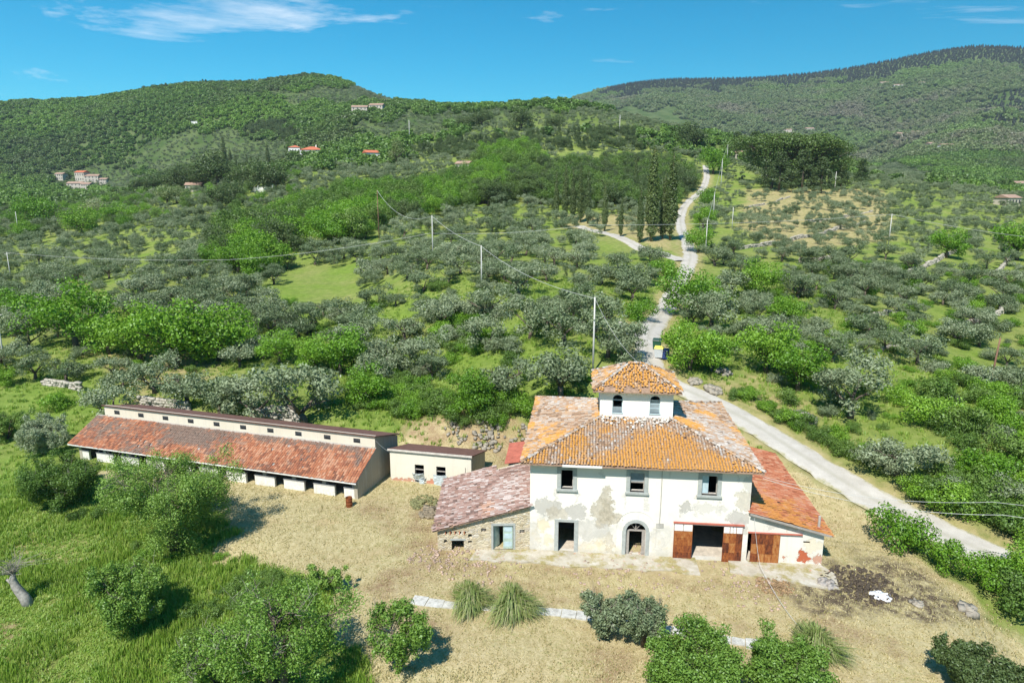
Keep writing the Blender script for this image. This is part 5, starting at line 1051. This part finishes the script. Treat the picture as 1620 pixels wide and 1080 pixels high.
thicket('hillside_thicket', [(1340,700),(1400,690),(1430,740),(1390,790),(1350,760)], 1.5, ['shrub', 'grey_shrub'], .4, .9, 'patchy low thicket below the large olive by the road', drop=.4)
thicket('hillside_thicket', [(1470,745),(1560,740),(1700,750),(1740,900),(1640,880),(1560,838),(1490,808),(1440,780)], 1.6, ['shrub', 'thicket_shrub'], .4, 1.1, 'green thicket along the outer edge of the lower road', drop=.3)
thicket('meadow_scrub', [(820,640),(935,600),(935,625),(850,650)], 1.3, ['shrub', 'thicket_shrub'], .3, .6, 'low green scrub behind the farmhouse roof', drop=.3)
thicket('clearing_scrub', [(680,520),(760,500),(800,540),(760,570),(690,560)], 2.2, ['shrub', 'thicket_shrub'], .6, 1.2, 'green scrub in the middle of the clearing', drop=.3)
thicket('meadow_scrub', [(60,780),(160,800),(170,850),(110,830)], 1.6, ['thicket_shrub'], .4, .8, 'low scrub at the foot of the dark rounded tree', drop=.3)
thicket('slope_scrub', [(1170,640),(1300,560),(1500,560),(1640,520),(1640,620),(1500,620),(1420,700),(1330,690)], 3.2, ['shrub', 'thicket_shrub', 'grey_shrub'], .3, 1.0, 'low scattered scrub on the slope right of the road', drop=.35)
thicket('slope_scrub', [(1130,470),(1300,420),(1640,430),(1640,520),(1500,560),(1300,560),(1180,590)], 4.2, ['thicket_shrub', 'grey_shrub', 'shrub'], .4, 1.1, 'low scattered scrub among the right-hand olives', drop=.4)
thicket('slope_scrub', [(60,540),(400,470),(800,450),(930,520),(800,600),(500,610),(150,600)], 4.5, ['thicket_shrub', 'shrub', 'grey_shrub'], .4, 1.0, 'low scattered scrub among the left-hand olives', drop=.45)
thicket('weed_patch', [(300,955),(420,905),(505,930),(470,1000),(380,1075),(300,1060)], .9, ['thicket_shrub'], .22, .5, 'tall dark weeds around the bottom trees', drop=.35)
thicket('weed_patch', [(170,860),(330,870),(420,880),(330,900),(230,890)], 1.0, ['thicket_shrub', 'shrub'], .2, .45, 'leafy weeds at the foot of the big half-bare tree', drop=.4)
# hills
def hillwood(name, kinds, r0, r1, s, cond, S0, S1, label):
    x, y = jgrid(-r1 * .85, r1 * .85, r0 * .6, r1, s); r_ = np.hypot(x, y); k = (r_ > r0) & (r_ < r1) & (np.abs(np.arctan2(x, y)) < R(42)); x, y = x[k], y[k]; z = terr0(x, y); a, b, c_ = proj(x, y, z)
    k = visible(x, y, z, 7) & (a > -60) & (a < 1680) & cond(x, y, z, a, b, c_); S = rng.uniform(S0, S1, k.sum())
    if k.sum(): stuff(name, kinds, np.c_[x, y, z - .6][k], S, label, 'wood')
GROVES = [[(225,225),(345,205),(460,232),(470,262),(350,275),(190,275)], [(560,200),(700,180),(760,190),(700,215),(560,225)], [(740,180),(1060,172),(1120,215),(1010,208),(740,222)], [(430,150),(560,135),(640,160),(560,165),(440,165)], [(90,270),(210,262),(230,300),(90,305)], [(1370,262),(1470,262),(1480,290),(1370,290)]]
PINEB = [(930,160),(1000,118),(1200,100),(1400,80),(1540,55),(1700,60),(1700,108),(1560,104),(1470,108),(1400,125),(1300,135),(1200,137),(1050,146)]
PINE2 = [(1520,165),(1620,150),(1700,150),(1700,190),(1540,188)]; PINE3 = [(380,200),(455,195),(460,222),(385,225)]
grv = lambda a, b: np.any([inpoly(a + 14 * np.sin(b * .35) + 8 * np.sin(b * .9 + 2), b + 5 * np.sin(a * .09), g_) for g_ in GROVES], axis=0)
jn = lambda x, y, s_: fbm(x / 70, y / 70, s_, 3)
pin = lambda a, b, x, y: inpoly(a, b + jn(x, y, 301) * 16, PINEB) | (inpoly(a + jn(x, y, 302) * 50, b + jn(x, y, 303) * 30, PINE2) & (jn(x, y, 304) > -.15))
hillwood('hill_wood', ['hill_tree'], 430, 1500, 6.8, lambda x, y, z, a, b, c_: ~grv(a, b) & ~(inpoly(a + jn(x, y, 305) * 40, b + jn(x, y, 306) * 20, PINE3)) & ~(inpoly(a, b - 4, HEDGE)) & (c_ > 440) & (rng.random(len(x)) > np.where((a > 640) & (c_ < 800), .5, .06)), .85, 1.5, 'green broadleaf wood covering the left hill')
hillwood('hill_grove', ['olive'], 430, 1350, 6.5, lambda x, y, z, a, b, c_: grv(a, b) & (c_ > 440) & (rng.random(len(x)) > .3), .7, 1.1, 'pale olive groves on the far hill slopes')
hillwood('hill_pines', ['conifer', 'evergreen'], 600, 1400, 7.5, lambda x, y, z, a, b, c_: inpoly(a + jn(x, y, 305) * 40, b + jn(x, y, 306) * 20, PINE3) | (inpoly(a, b, [(60,130),(430,112),(430,132),(300,140),(60,160)]) & (rng.random(len(x)) > .75)), .8, 1.4, 'dark pines on and under the left hill crest')
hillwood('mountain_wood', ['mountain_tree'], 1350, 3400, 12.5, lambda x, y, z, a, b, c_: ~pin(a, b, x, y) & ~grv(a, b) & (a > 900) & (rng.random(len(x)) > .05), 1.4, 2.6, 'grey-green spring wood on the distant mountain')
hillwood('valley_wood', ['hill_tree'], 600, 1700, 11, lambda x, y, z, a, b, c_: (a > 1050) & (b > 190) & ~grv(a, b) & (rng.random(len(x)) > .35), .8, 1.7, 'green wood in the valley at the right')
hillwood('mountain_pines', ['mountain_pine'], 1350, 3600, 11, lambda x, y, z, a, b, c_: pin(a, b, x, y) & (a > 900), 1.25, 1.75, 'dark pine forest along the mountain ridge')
# ------------------------------------------------------------------ poles and wires
M['pole'] = plain('pale_concrete_pole', (.55,.54,.5), .1, 2); M['brownpole'] = plain('rusty_iron_pole', (.22,.12,.08), .25, 3); M['wire'] = plain('wire', (.55,.55,.53), .05, 1, .5)
TOP = {}
def pole(key, px, py, hpx, label, arm=True, mat='pole', zmin=32, lean=0, r0=.14):
    p = at(px, py, zmin); h = hpx * depth(p) / FPX * 1.02; o = thing('utility_pole', label, 'pole', p, random.uniform(-.3, .3), 'utility poles'); k = max(1, depth(p) / 260)
    MB().tube([(0, 0, -.5), (lean * h, 0, h)], [r0 * k, r0 * .6 * k], 8).build('shaft', M[mat], o, True)
    if arm:
        q = MB().box(-.7 * k + lean * h, .7 * k + lean * h, -.05 * k, .05 * k, h - .45, h - .35); q.build('crossarm', M[mat], o)
        for x in (-.6, 0, .6): MB().tube([(x * k + lean * h, 0, h - .35), (x * k + lean * h, 0, h - .12)], [.05 * k, .035 * k], 6).build('insulator', M['ventdark'], o)
    TOP[key] = Vector((p.x + lean * h, p.y, p.z + h - .15)); return o
pole('a', 938, 590, 119, 'tall pale pole above the farmhouse roof, left of the road', False)
pole('b', 762, 460, 70, 'pale pole in the bright grass left of centre', False)
pole('c', 685, 410, 67, 'pale pole among olives where the wire bends', False)
pole('d', 1405, 392, 52, 'pale pole with crossarm on the right terraces')
pole('e', 8, 580, 86, 'tall pole at the left edge above the meadow')
pole('f', 18, 446, 46, 'pole with crossarm among olives at far left')
pole('g', 1116, 402, 52, 'lowest pole beside the white road', False)
pole('h', 1128, 350, 44, 'second pole up the white road', False)
pole('i', 1140, 302, 48, 'third pole up the white road', False)
pole('j', 1150, 255, 28, 'topmost pole by the hill road', False, zmin=200)
pole('k', 1158, 362, 33, 'thin pole on the slope right of the road', False)
pole('l', 648, 224, 32, 'white pole on the knoll left of the skyline trees', False, zmin=250)
pole('m', 980, 214, 30, 'white pole on the knoll right of the skyline trees', False, zmin=250)
pole('n', 1320, 305, 32, 'pole on the ridge right of the pine clump', False)
pole('o', 1566, 610, 76, 'brown iron pole on the lower right slope', False, 'brownpole', lean=.06)
pole('p', 600, 382, 78, 'slim brownish pole hidden in the leafy wood', False, 'brownpole')
pole('q', 30, 372, 36, 'small pole at far left below the hamlet', False, zmin=150)
pole('r', 835, 207, 20, 'short pole beside the largest knoll tree', False, zmin=250)
pole('s', 1700, 440, 56, 'pole beyond the right edge carrying the long wire')
def wire(name, pts, sag, label, rad=.03, seg=14, cat='wire'):
    v = []
    for p, q in zip(pts[:-1], pts[1:]):
        p, q = Vector(p), Vector(q); n = seg
        v += [p.lerp(q, k / n) - Vector((0, 0, sag * 4 * (k / n) * (1 - k / n))) for k in range(n)]
    v.append(Vector(pts[-1])); MB().tube(v, rad, 5).build(name, M['wire'], None, label=label, cat=cat)
wire('overhead_wire', [TOP['p'], TOP['c']], 3.4, 'sagging wire running from the leafy wood to the bend pole', .035)
wire('overhead_wire', [TOP['c'], TOP['b']], .7, 'wire between the bend pole and the pole in bright grass', .034)
wire('overhead_wire', [TOP['b'], TOP['a']], 1.2, 'wire dropping from bright grass pole to the tall pole above the roof', .03)
wire('overhead_wire', [TOP['a'], hw(TX1 - .2, TY1 - .2, 11.6)], 1.6, 'thin wire from the tall pole down to the roof tower', .015)
wire('overhead_wire', [TOP['f'], pix(360, 411, 165), pix(680, 369, 150), pix(930, 356, 165), TOP['d'], TOP['s']], .8, 'long straight wire crossing the whole olive grove', .032)
wire('overhead_wire', [TOP['g'], TOP['h'], TOP['i'], TOP['j']], .6, 'wire along the roadside poles up the hill', .03)
wire('house_cable', [hw(17.3, -.5, 7.3), hw(33, -1.2, 6.4), hw(60, -4, 8.0)], .7, 'upper pale cable running right from the farmhouse roof corner', .014)
wire('house_cable', [hw(17.3, -.6, 7.2), hw(33, -2.6, 6.1), hw(60, -7, 7.6)], .75, 'lower pale cable running right from the farmhouse roof corner', .016)
wire('house_cable', [SM @ Vector((0, 0, 2.9)), Vector((-13.1, 62.0, 4.5))], .12, 'short cable between the shed and stable corners', .018)
wire('house_cable', [hw(17.0, -.25, 4.0), hw(17.4, -1.4, .6), hw(18.2, -8.2, .3)], .3, 'dark thin cable hanging down across the lean-to door to the yard', .014)
# ------------------------------------------------------------------ bins at the junction
def bin_(px, py, label, body, lid, w=1.1, h=1.25):
    p = at(px, py); o = thing('waste_bin', label, 'bin', p, R(-20), 'waste bins at the road junction'); c1 = plain('bin_body_' + body[0], body[1], .08, 2, .5, .4); c2 = plain('bin_lid_' + lid[0], lid[1], .08, 2, .5, .4)
    q = MB(); a, b = w / 2, .4; vs = [(x * s, y * s, z) for z, s in ((.12, .82), (h, 1)) for x, y in ((-a, -b), (a, -b), (a, b), (-a, b))]; q.add(vs, [(0,1,5,4),(1,2,6,5),(2,3,7,6),(3,0,4,7),(3,2,1,0),(4,5,6,7)]); q.build('body', c1, o)
    q = MB(); vs = [(-a - .04, -b - .06, h + .01), (a + .04, -b - .06, h + .01), (a + .04, b + .04, h + .01), (-a - .04, b + .04, h + .01), (-a, -b, h + .12), (a, -b, h + .12), (a, b, h + .26), (-a, b, h + .26)]; q.add(vs, [(0,1,5,4),(1,2,6,5),(2,3,7,6),(3,0,4,7),(3,2,1,0),(4,5,6,7)]); q.build('lid', c2, o)
    for x in (-a * .7, a * .7):
        for y in (-b * .6, b * .6): MB().tube([(x - .03, y, .08), (x + .03, y, .08)], .08, 8).build('wheel', M['ventdark'], o)
bin_(1039, 553, 'dark green waste bin, farthest of the three by the road', ('green', (.02,.09,.05)), ('dark', (.03,.07,.05)))
bin_(1042, 566, 'grey waste bin with bright yellow lid at the junction', ('grey', (.5,.53,.55)), ('yellow', (.85,.72,.12)))
bin_(1052, 568, 'dark blue waste bin right of the yellow-lidded one', ('blue', (.03,.06,.2)), ('navy', (.02,.04,.14)), 1.0, 1.1)
# ------------------------------------------------------------------ dry-stone walls and rubble
M['drystone'] = plain('dry_stone', (.4,.37,.31), .3, 1.2); M['rubble'] = plain('rubble_grey', (.3,.27,.22), .35, 2)
_sv = []
def stone_proto(seed):
    r = np.random.default_rng(seed); q = MB().box(-.5, .5, -.5, .5, -.5, .5); q.v = [tuple(np.array(v) * r.uniform(.7, 1.1, 3)) for v in q.v]; return np.array(q.v), np.array(q.f)
SPV = [stone_proto(k) for k in range(6)]
def drystone(pts, h, label, zmin=60, th=.6, size=.5, seed=0, name='dry_stone_wall'):
    r = np.random.default_rng(seed); pl = np.array(smooth_pl([at(*p, zmin) for p in pts], 6)); L = np.r_[0, np.cumsum(np.linalg.norm(np.diff(pl, axis=0), axis=1))]
    V, F = [], []; o0 = 0
    m = Vector((*pl[len(pl) // 2], 0))
    for s in np.arange(0, L[-1], size * .8):
        x, y = np.interp(s, L, pl[:, 0]), np.interp(s, L, pl[:, 1]); z = gz(x, y); hh_ = h * (1 + .7 * float(vnoise(np.array([s / 4]), np.array([seed * 1.0]), 5)[0])) 
        if vnoise(np.array([s / 6]), np.array([seed + 9.0]), 8)[0] < -.33: hh_ *= .3
        for zz in np.arange(0, max(hh_, .2), size * .62):
            v, f = SPV[r.integers(6)]; a = r.uniform(0, 6.3) * .1 + math.atan2(*(np.gradient(pl, axis=0)[min(len(pl) - 1, int(s / L[-1] * (len(pl) - 1)))][::-1])); c_, s_ = math.cos(a), math.sin(a)
            q = v * [size * r.uniform(.8, 1.3), th * r.uniform(.7, 1.1), size * r.uniform(.6, .9)]; q = np.c_[q[:, 0] * c_ - q[:, 1] * s_, q[:, 0] * s_ + q[:, 1] * c_, q[:, 2]] + [x + r.normal(0, .08), y + r.normal(0, .08), z + zz + .1]
            V.append(q); F.append(f + o0); o0 += 8
    V = np.concatenate(V); return obj(name, mesh_np(name, V, np.concatenate(F), M['drystone']), label=label, cat='stone wall', group='dry-stone walls')
for i, (pts, h, lb) in enumerate([([(400,665),(440,668),(475,672)], 1.7, 'dry-stone wall behind the stable under the largest olive'), ([(225,640),(260,645),(300,650)], 1.2, 'short dry-stone wall behind the stable left end'), ([(70,608),(100,612),(130,618)], .9, 'low dry-stone wall at the top of the left meadow'),
      ([(1170,395),(1240,385),(1300,372),(1370,352)], 1.4, 'long dry-stone terrace wall under the right pole'), ([(1265,415),(1300,412),(1340,402)], 1.3, 'dry-stone terrace wall left below the right pole'), ([(1360,455),(1420,440),(1470,420),(1520,395)], 1.5, 'dry-stone terrace wall rising to the lone bright tree'), ([(1500,525),(1550,508),(1600,490)], 1.4, 'dry-stone terrace wall at the right edge'),
      ([(1395,555),(1430,545),(1460,540)], 1.1, 'broken dry-stone wall in the lower right grove'), ([(1180,330),(1220,322),(1250,312)], 1.1, 'terrace wall on the upper slope near the road'), ([(1280,352),(1330,345),(1380,335)], 1.1, 'terrace wall above the right pole'), ([(1565,440),(1585,425),(1605,405)], 1.2, 'steep terrace wall at the right edge, upper'), ([(1340,510),(1380,500),(1420,498)], .9, 'short broken wall among the right olives')]): drystone(pts, h * (1 if i < 3 else .6), lb, seed=i)
def heap(px, py, wpx, label, n, size, mat, seed, flat=.4, name='rubble_heap', cat='rubble heap'):
    p = at(px, py); rad = wpx * depth(p) / FPX / 2; r = np.random.default_rng(seed); V, F = [], []
    for k in range(n):
        d = rad * r.random() ** .7; a = r.uniform(0, 6.3); v, f = SPV[r.integers(6)]; q = v * size * r.uniform(.5, 1.4, 3); t_ = r.uniform(0, 6.3); c_, s_ = math.cos(t_), math.sin(t_); q = np.c_[q[:, 0] * c_ - q[:, 1] * s_, q[:, 0] * s_ + q[:, 1] * c_, q[:, 2] + q[:, 0] * r.normal(0, .3)]
        x, y = p.x + d * math.cos(a), p.y + d * math.sin(a); V.append(q + [x, y, gz(x, y) + size * .2 + max(0, (rad - d)) * flat * r.random()]); F.append(f + 8 * k)
    obj(name, mesh_np(name, np.concatenate(V), np.concatenate(F), mat), label=label, cat=cat, group='heaps', kind='stuff' if size < .22 else None)
heap(1268, 664, 42, 'heap of grey branches and rubble beside the roadside hedge', 140, .5, M['wood'], 1); heap(1128, 618, 26, 'pale stone heap on the grass above the road', 60, .45, M['rubble'], 2); heap(1100, 605, 20, 'smaller stone heap left of the pale one above the road', 40, .4, M['rubble'], 3); heap(1145, 590, 24, 'stones at the foot of the leafy bank trees', 40, .4, M['rubble'], 4)
heap(775, 694, 60, 'pale rock outcrop rubble behind the small shed', 60, .4, M['rubble'], 5, .1); heap(720, 684, 40, 'pale stones scattered behind the shed roof', 30, .3, M['rubble'], 6, .15); heap(824, 694, 30, 'pale stones between the shed and farmhouse corner', 22, .35, M['rubble'], 7, .2)
heap(683, 812, 40, 'brown branches and rubbish heap left of the stone annex', 90, .35, plain('dead_brush', (.24,.2,.14), .4, 2), 8, .2, 'brush_heap', 'brush heap'); heap(1310, 925, 28, 'grey stones beside the lean-to corner', 40, .3, M['wood'], 9, .2)
heap(1393, 944, 30, 'small white ash heap on the burnt patch', 160, .16, plain('white_ash', (.75,.76,.78), .1, 5), 10, .15, 'ash_heap', 'ash heap'); heap(1450, 955, 20, 'pale stone debris right of the ash heap', 24, .25, M['rubble'], 11, .1); heap(1530, 968, 22, 'broken grey boards lying on the dry ground at right', 14, .5, M['rubble'], 12, .05)
heap(1360, 925, 110, 'dark half-burnt brush scattered around the ash heap', 420, .17, plain('charred_brush', (.09,.07,.05), .5, 2), 13, .03, 'burnt_brush', 'burnt brush'); heap(1225, 925, 60, 'dry brown cuttings in front of the lean-to slab', 160, .16, plain('dry_cuttings', (.3,.2,.11), .4, 2), 14, .03, 'cuttings', 'cuttings'); heap(672, 795, 50, 'low weeds and debris beside the stone annex', 130, .2, plain('weedy_debris', (.2,.2,.09), .4, 2), 15, .1, 'debris', 'debris')
tb_ = plain('tile_and_stone_litter', (.42,.31,.24), .4, 1)
for i_, (a_, b_, c_, lb) in enumerate([(760, 892, 130, 'below the stone annex'), (980, 902, 190, 'along the edge of the paved apron'), (1180, 922, 150, 'before the lean-to slab'), (690, 880, 90, 'at the corner of the stone annex')]): heap(a_, b_, c_, 'small broken tile and stone litter ' + lb, 110, .15, tb_, 30 + i_, .0, 'stone_litter', 'litter')
# ------------------------------------------------------------------ far houses
M['hwall'] = plain('far_house_wall', (.5,.45,.38), .1, .4); M['hwhite'] = plain('far_white_wall', (.8,.78,.74), .05, .4); M['hroof'] = plain('far_tile_roof', (.36,.24,.18), .2, .5); M['hred'] = plain('far_red_roof', (.5,.15,.08), .15, .5); M['hwin'] = plain('far_window', (.05,.055,.06), .2, 1, .3, .5)
def house(px, py, w, d, h, label, wall='hwall', roof='hroof', rz=0, hip=False, zmin=100, storeys=2, chimney=False, nw=4, flat=False):
    p = at(px, py, zmin); o = thing('hill_house', label, 'house', p - Vector((0, 0, .5)), rz, 'houses on the hills'); w *= .85; h *= .85; a, b = w / 2, d / 2
    wl_ = MB().box(-a, a, -b, b, -3, h).build('wall', M[wall], o)
    e = .5; z1 = h + .01; rh = min(a, b) * .42
    if flat: q = MB().box(-a - .2, a + .2, -b - .2, b + .2, z1, z1 + .4)
    else:
        q = MB(); ax = a + e if not hip else max(a - b, .3); vs = [(-a - e, -b - e, z1), (a + e, -b - e, z1), (a + e, b + e, z1), (-a - e, b + e, z1), (-ax, 0, z1 + rh), (ax, 0, z1 + rh)]
        q.add(vs, [(0,1,5,4),(2,3,4,5),(1,2,5),(3,0,4),(3,2,1,0)])
    rf = q.build('roof', M[roof], o)
    if chimney: MB().box(a * .3, a * .3 + .8, -.4, .4, z1 + rh * .4, z1 + rh + 1.3).build('chimney', M['hwhite'], rf)
    for s in range(storeys):
        for i in range(nw):
            x = -a + w * (i + .5) / nw; zz = h * (s + .32) / storeys; MB().box(x - .5, x + .5, -b - .06, -b + .1, zz, zz + h / storeys * .45).build('window', M['hwin'], wl_)
    return o
house(495, 250, 20, 13, 7.5, 'red-roofed villa with white chimney half hidden by trees', 'hwhite', 'hred', .1, True, 150, 1, True)
house(468, 247, 11, 10, 8.5, 'left wing of the red-roofed villa with its own hip roof', 'hwhite', 'hred', .1, True, 150, 1)
house(588, 255, 11, 9, 7, 'small white house with red roof right of the villa', 'hwhite', 'hred', .5, False, 150, 1)
house(570, 180, 20, 12, 8, 'left one of two stone houses high on the left hill', 'hwall', 'hroof', .05, False, 400); house(597, 178, 18, 12, 9, 'right one of two stone houses high on the left hill', 'hwall', 'hroof', -.1, False, 400)
house(310, 199, 9, 8, 6, 'lone white cube house in the left hill wood', 'hwhite', 'hwhite', 0, False, 400, 1, False, 2, True)
for px_, py_, w_, d_, h_, rf, lb in [(132,287,15,11,13,'hred','tallest hamlet house with red roof'), (148,287,19,11,8,'hroof','long hamlet house right of the tallest'), (98,284,12,10,8,'hroof','leftmost hamlet house'), (122,299,20,11,8,'hroof','lower hamlet house, left'), (140,300,12,10,8,'hroof','lower hamlet house, right'), (166,290,10,9,6,'hroof','small hamlet house at the right end')]: house(px_, py_, w_, d_, h_, lb + ' under the left hill', 'hwall', rf, random.uniform(-.3, .3), False, 400)
house(308, 302, 10, 8, 4.5, 'ruined pale garden building on the villa hill', 'hwall', 'hroof', .2, False, 150, 1)
house(735, 268, 9, 8, 4, 'tan-roofed house among trees right of the poplar', 'hwall', 'hroof', -.3, False, 150, 1)
house(1178, 252, 14, 10, 5, 'tile-roofed house at the top of the white road', 'hwall', 'hroof', -.4, False, 200, 1)
house(1592, 325, 10, 8, 5, 'pale tile-roofed house at the right edge below the valley', 'hwall', 'hroof', .3, False, 250, 1)
for i, (px_, py_, w_, lb) in enumerate([(1398,135,26,'lone pale house high on the mountain, left of two'), (1421,139,30,'whitest house high on the mountain'), (1458,135,18,'faint house high on the mountain, right'), (1424,217,20,'left house of the mid-mountain group'), (1450,214,30,'right house of the mid-mountain group'), (1475,234,24,'pale farm below the mid-mountain group'), (1498,237,32,'long pale shed below the mid-mountain group'), (1245,210,26,'pale house left at the mountain foot'), (1280,208,26,'pale house right at the mountain foot'), (1610,300,14,'pale house in the valley at far right')]):
    house(px_, py_, w_, 14, 9, lb, 'hwhite' if i in (1, 6) else 'hwall', 'hroof', random.uniform(-.3, .3), False, 600, 1, False, 3)
p0, p1 = at(398, 304, 150), at(432, 304, 150); o = thing('garden_wall', 'white garden wall with pillars under the dark trees on the villa hill', 'wall', p0); d_ = p1 - p0; an_ = math.atan2(d_.y, d_.x); LN = d_.xy.length; Mx = Matrix.Rotation(an_, 4, 'Z')
MB().box(0, LN, -.2, .2, -2, 2.6, Mx).build('wall_panel', M['hwhite'], o)
for k in range(4): MB().box(k * LN / 3 - .3, k * LN / 3 + .3, -.3, .3, -2, 3.6, Mx).build('pillar', M['hwhite'], o)
# ------------------------------------------------------------------ grass
def tuft(name, n, h, rad, mat, seed, w_=.03):
    r = np.random.default_rng(seed); V = []
    for k in range(n):
        a = r.uniform(0, 6.3); b = np.array([r.normal(0, rad * .5), r.normal(0, rad * .5), -.03]); d = np.array([math.cos(a), math.sin(a), 0]); s = np.array([-d[1], d[0], 0]) * w_; hh = h * r.uniform(.5, 1.2); lean = r.uniform(.1, .7) * h
        V += [b - s, b + s, b + d * lean * .4 + s * .8 + [0, 0, hh * .65], b + d * lean * .4 - s * .8 + [0, 0, hh * .65], b + d * lean + [0, 0, hh] + s * .1, b + d * lean + [0, 0, hh] - s * .1]
    F = np.array([f for k in range(n) for f in ((6*k, 6*k+1, 6*k+2, 6*k+3), (6*k+3, 6*k+2, 6*k+4, 6*k+5))]); return mesh_np(name, np.array(V), F, M[mat], attrs=[('tint', 'FACE', np.repeat(np.clip(r.normal(.5, .25, n), 0, 1), 2))])
GT = [tuft('grass_tuft', 26, .34, .3, 'grass', k, .024) for k in range(4)]; ST_ = [tuft('straw_tuft', 16, .10, .3, 'straw', 10 + k, .022) for k in range(4)]
def scatter(x0, x1, y0, y1, s, cond): x, y = jgrid(x0, x1, y0, y1, s, .6); z = terr0(x, y); a, b, c_ = proj(x, y, z); k = (a > -40) & (a < 1660) & (b < 1120) & cond(x, y, a, b); return x[k], y[k], z[k]
fb = lambda x, y: (0, -3.6)
inb = lambda x, y: (sdist(x, y, [tuple(hw(-.2, -2.0)[:2]), tuple(hw(22.6, -3)[:2]), tuple(hw(22.6, 16.2)[:2]), tuple(hw(-8.5, 16)[:2]), tuple(hw(-8, -.3)[:2])]) < .2) | (sdist(x, y, [tuple((Matrix.Translation(SP) @ Matrix.Rotation(SA, 4, 'Z') @ Vector(v))[:2]) for v in ((-.3, .1, 0), (SLN + .3, .1, 0), (SLN + .3, -8.8, 0), (-.3, -8.8, 0))]) < .2) | (sdist(x, y, [tuple((SM @ Vector(v))[:2]) for v in ((-.2, -.2, 0), (8.5, -.2, 0), (8.5, 5.2, 0), (-.2, 5.2, 0))]) < .2)
x, y, z = scatter(-52, 0, 33, 66, .34, lambda x, y, a, b: (sdist(x, y, Z_DRY) + fbm(x / 3, y / 3, 31, 4) * 2.2 > -.1) & ~inb(x, y) & (rng.random(len(x)) > .12))
hs_ = np.clip(1.1 + fbm(x / 4, y / 4, 77, 4) * 2.2, .4, 3.0); stuff('tall_grass', None, np.c_[x, y, z], np.c_[np.ones(len(x)) * 1.05, np.ones(len(x)) * 1.05, hs_], 'tall green meadow grass, lower left', 'grass', GT)
x, y, z = scatter(-75, 60, 62, 135, .85, lambda x, y, a, b: (sdist(x, y, YARD) > 1) & ~inb(x, y) & (rdist(x, y) > 2.6) & (a > -20) & (a < 1640) & (rng.random(len(x)) > .3))
stuff('meadow_grass', None, np.c_[x, y, z], rng.uniform(.7, 1.5, len(x)), 'rough green grass between the trees', 'grass', GT)
x, y, z = scatter(-32, 36, 34, 72, .38, lambda x, y, a, b: (sdist(x, y, Z_DRY) < .3) & ~inb(x, y) & (rdist(x, y) > 2.4) & (pdist(x, y, spl) > .5))
stuff('straw_cover', None, np.c_[x, y, z], rng.uniform(.6, 1.6, len(x)), 'cut straw lying on the dry yard', 'straw', ST_)

# ------------------------------------------------------------------ air
t = NT('air'); pv = t.n('ShaderNodeVolumePrincipled'); pv.inputs['Color'].default_value = (.78, .87, 1, 1); pv.inputs['Density'].default_value = 0.00007; pv.inputs['Anisotropy'].default_value = 0.1
t.l(pv.outputs[0], t.out.inputs['Volume'])
zlo, zhi = float(GZ.min()) - 1, float(GZ.max()) + 45
MB().box(-4050, 4050, -4050, 4050, zlo, zhi).build('haze', t.m, label='thin bluish air over the valley and mountain', cat='haze', kind='stuff')
sc.cycles.volume_bounces = 0
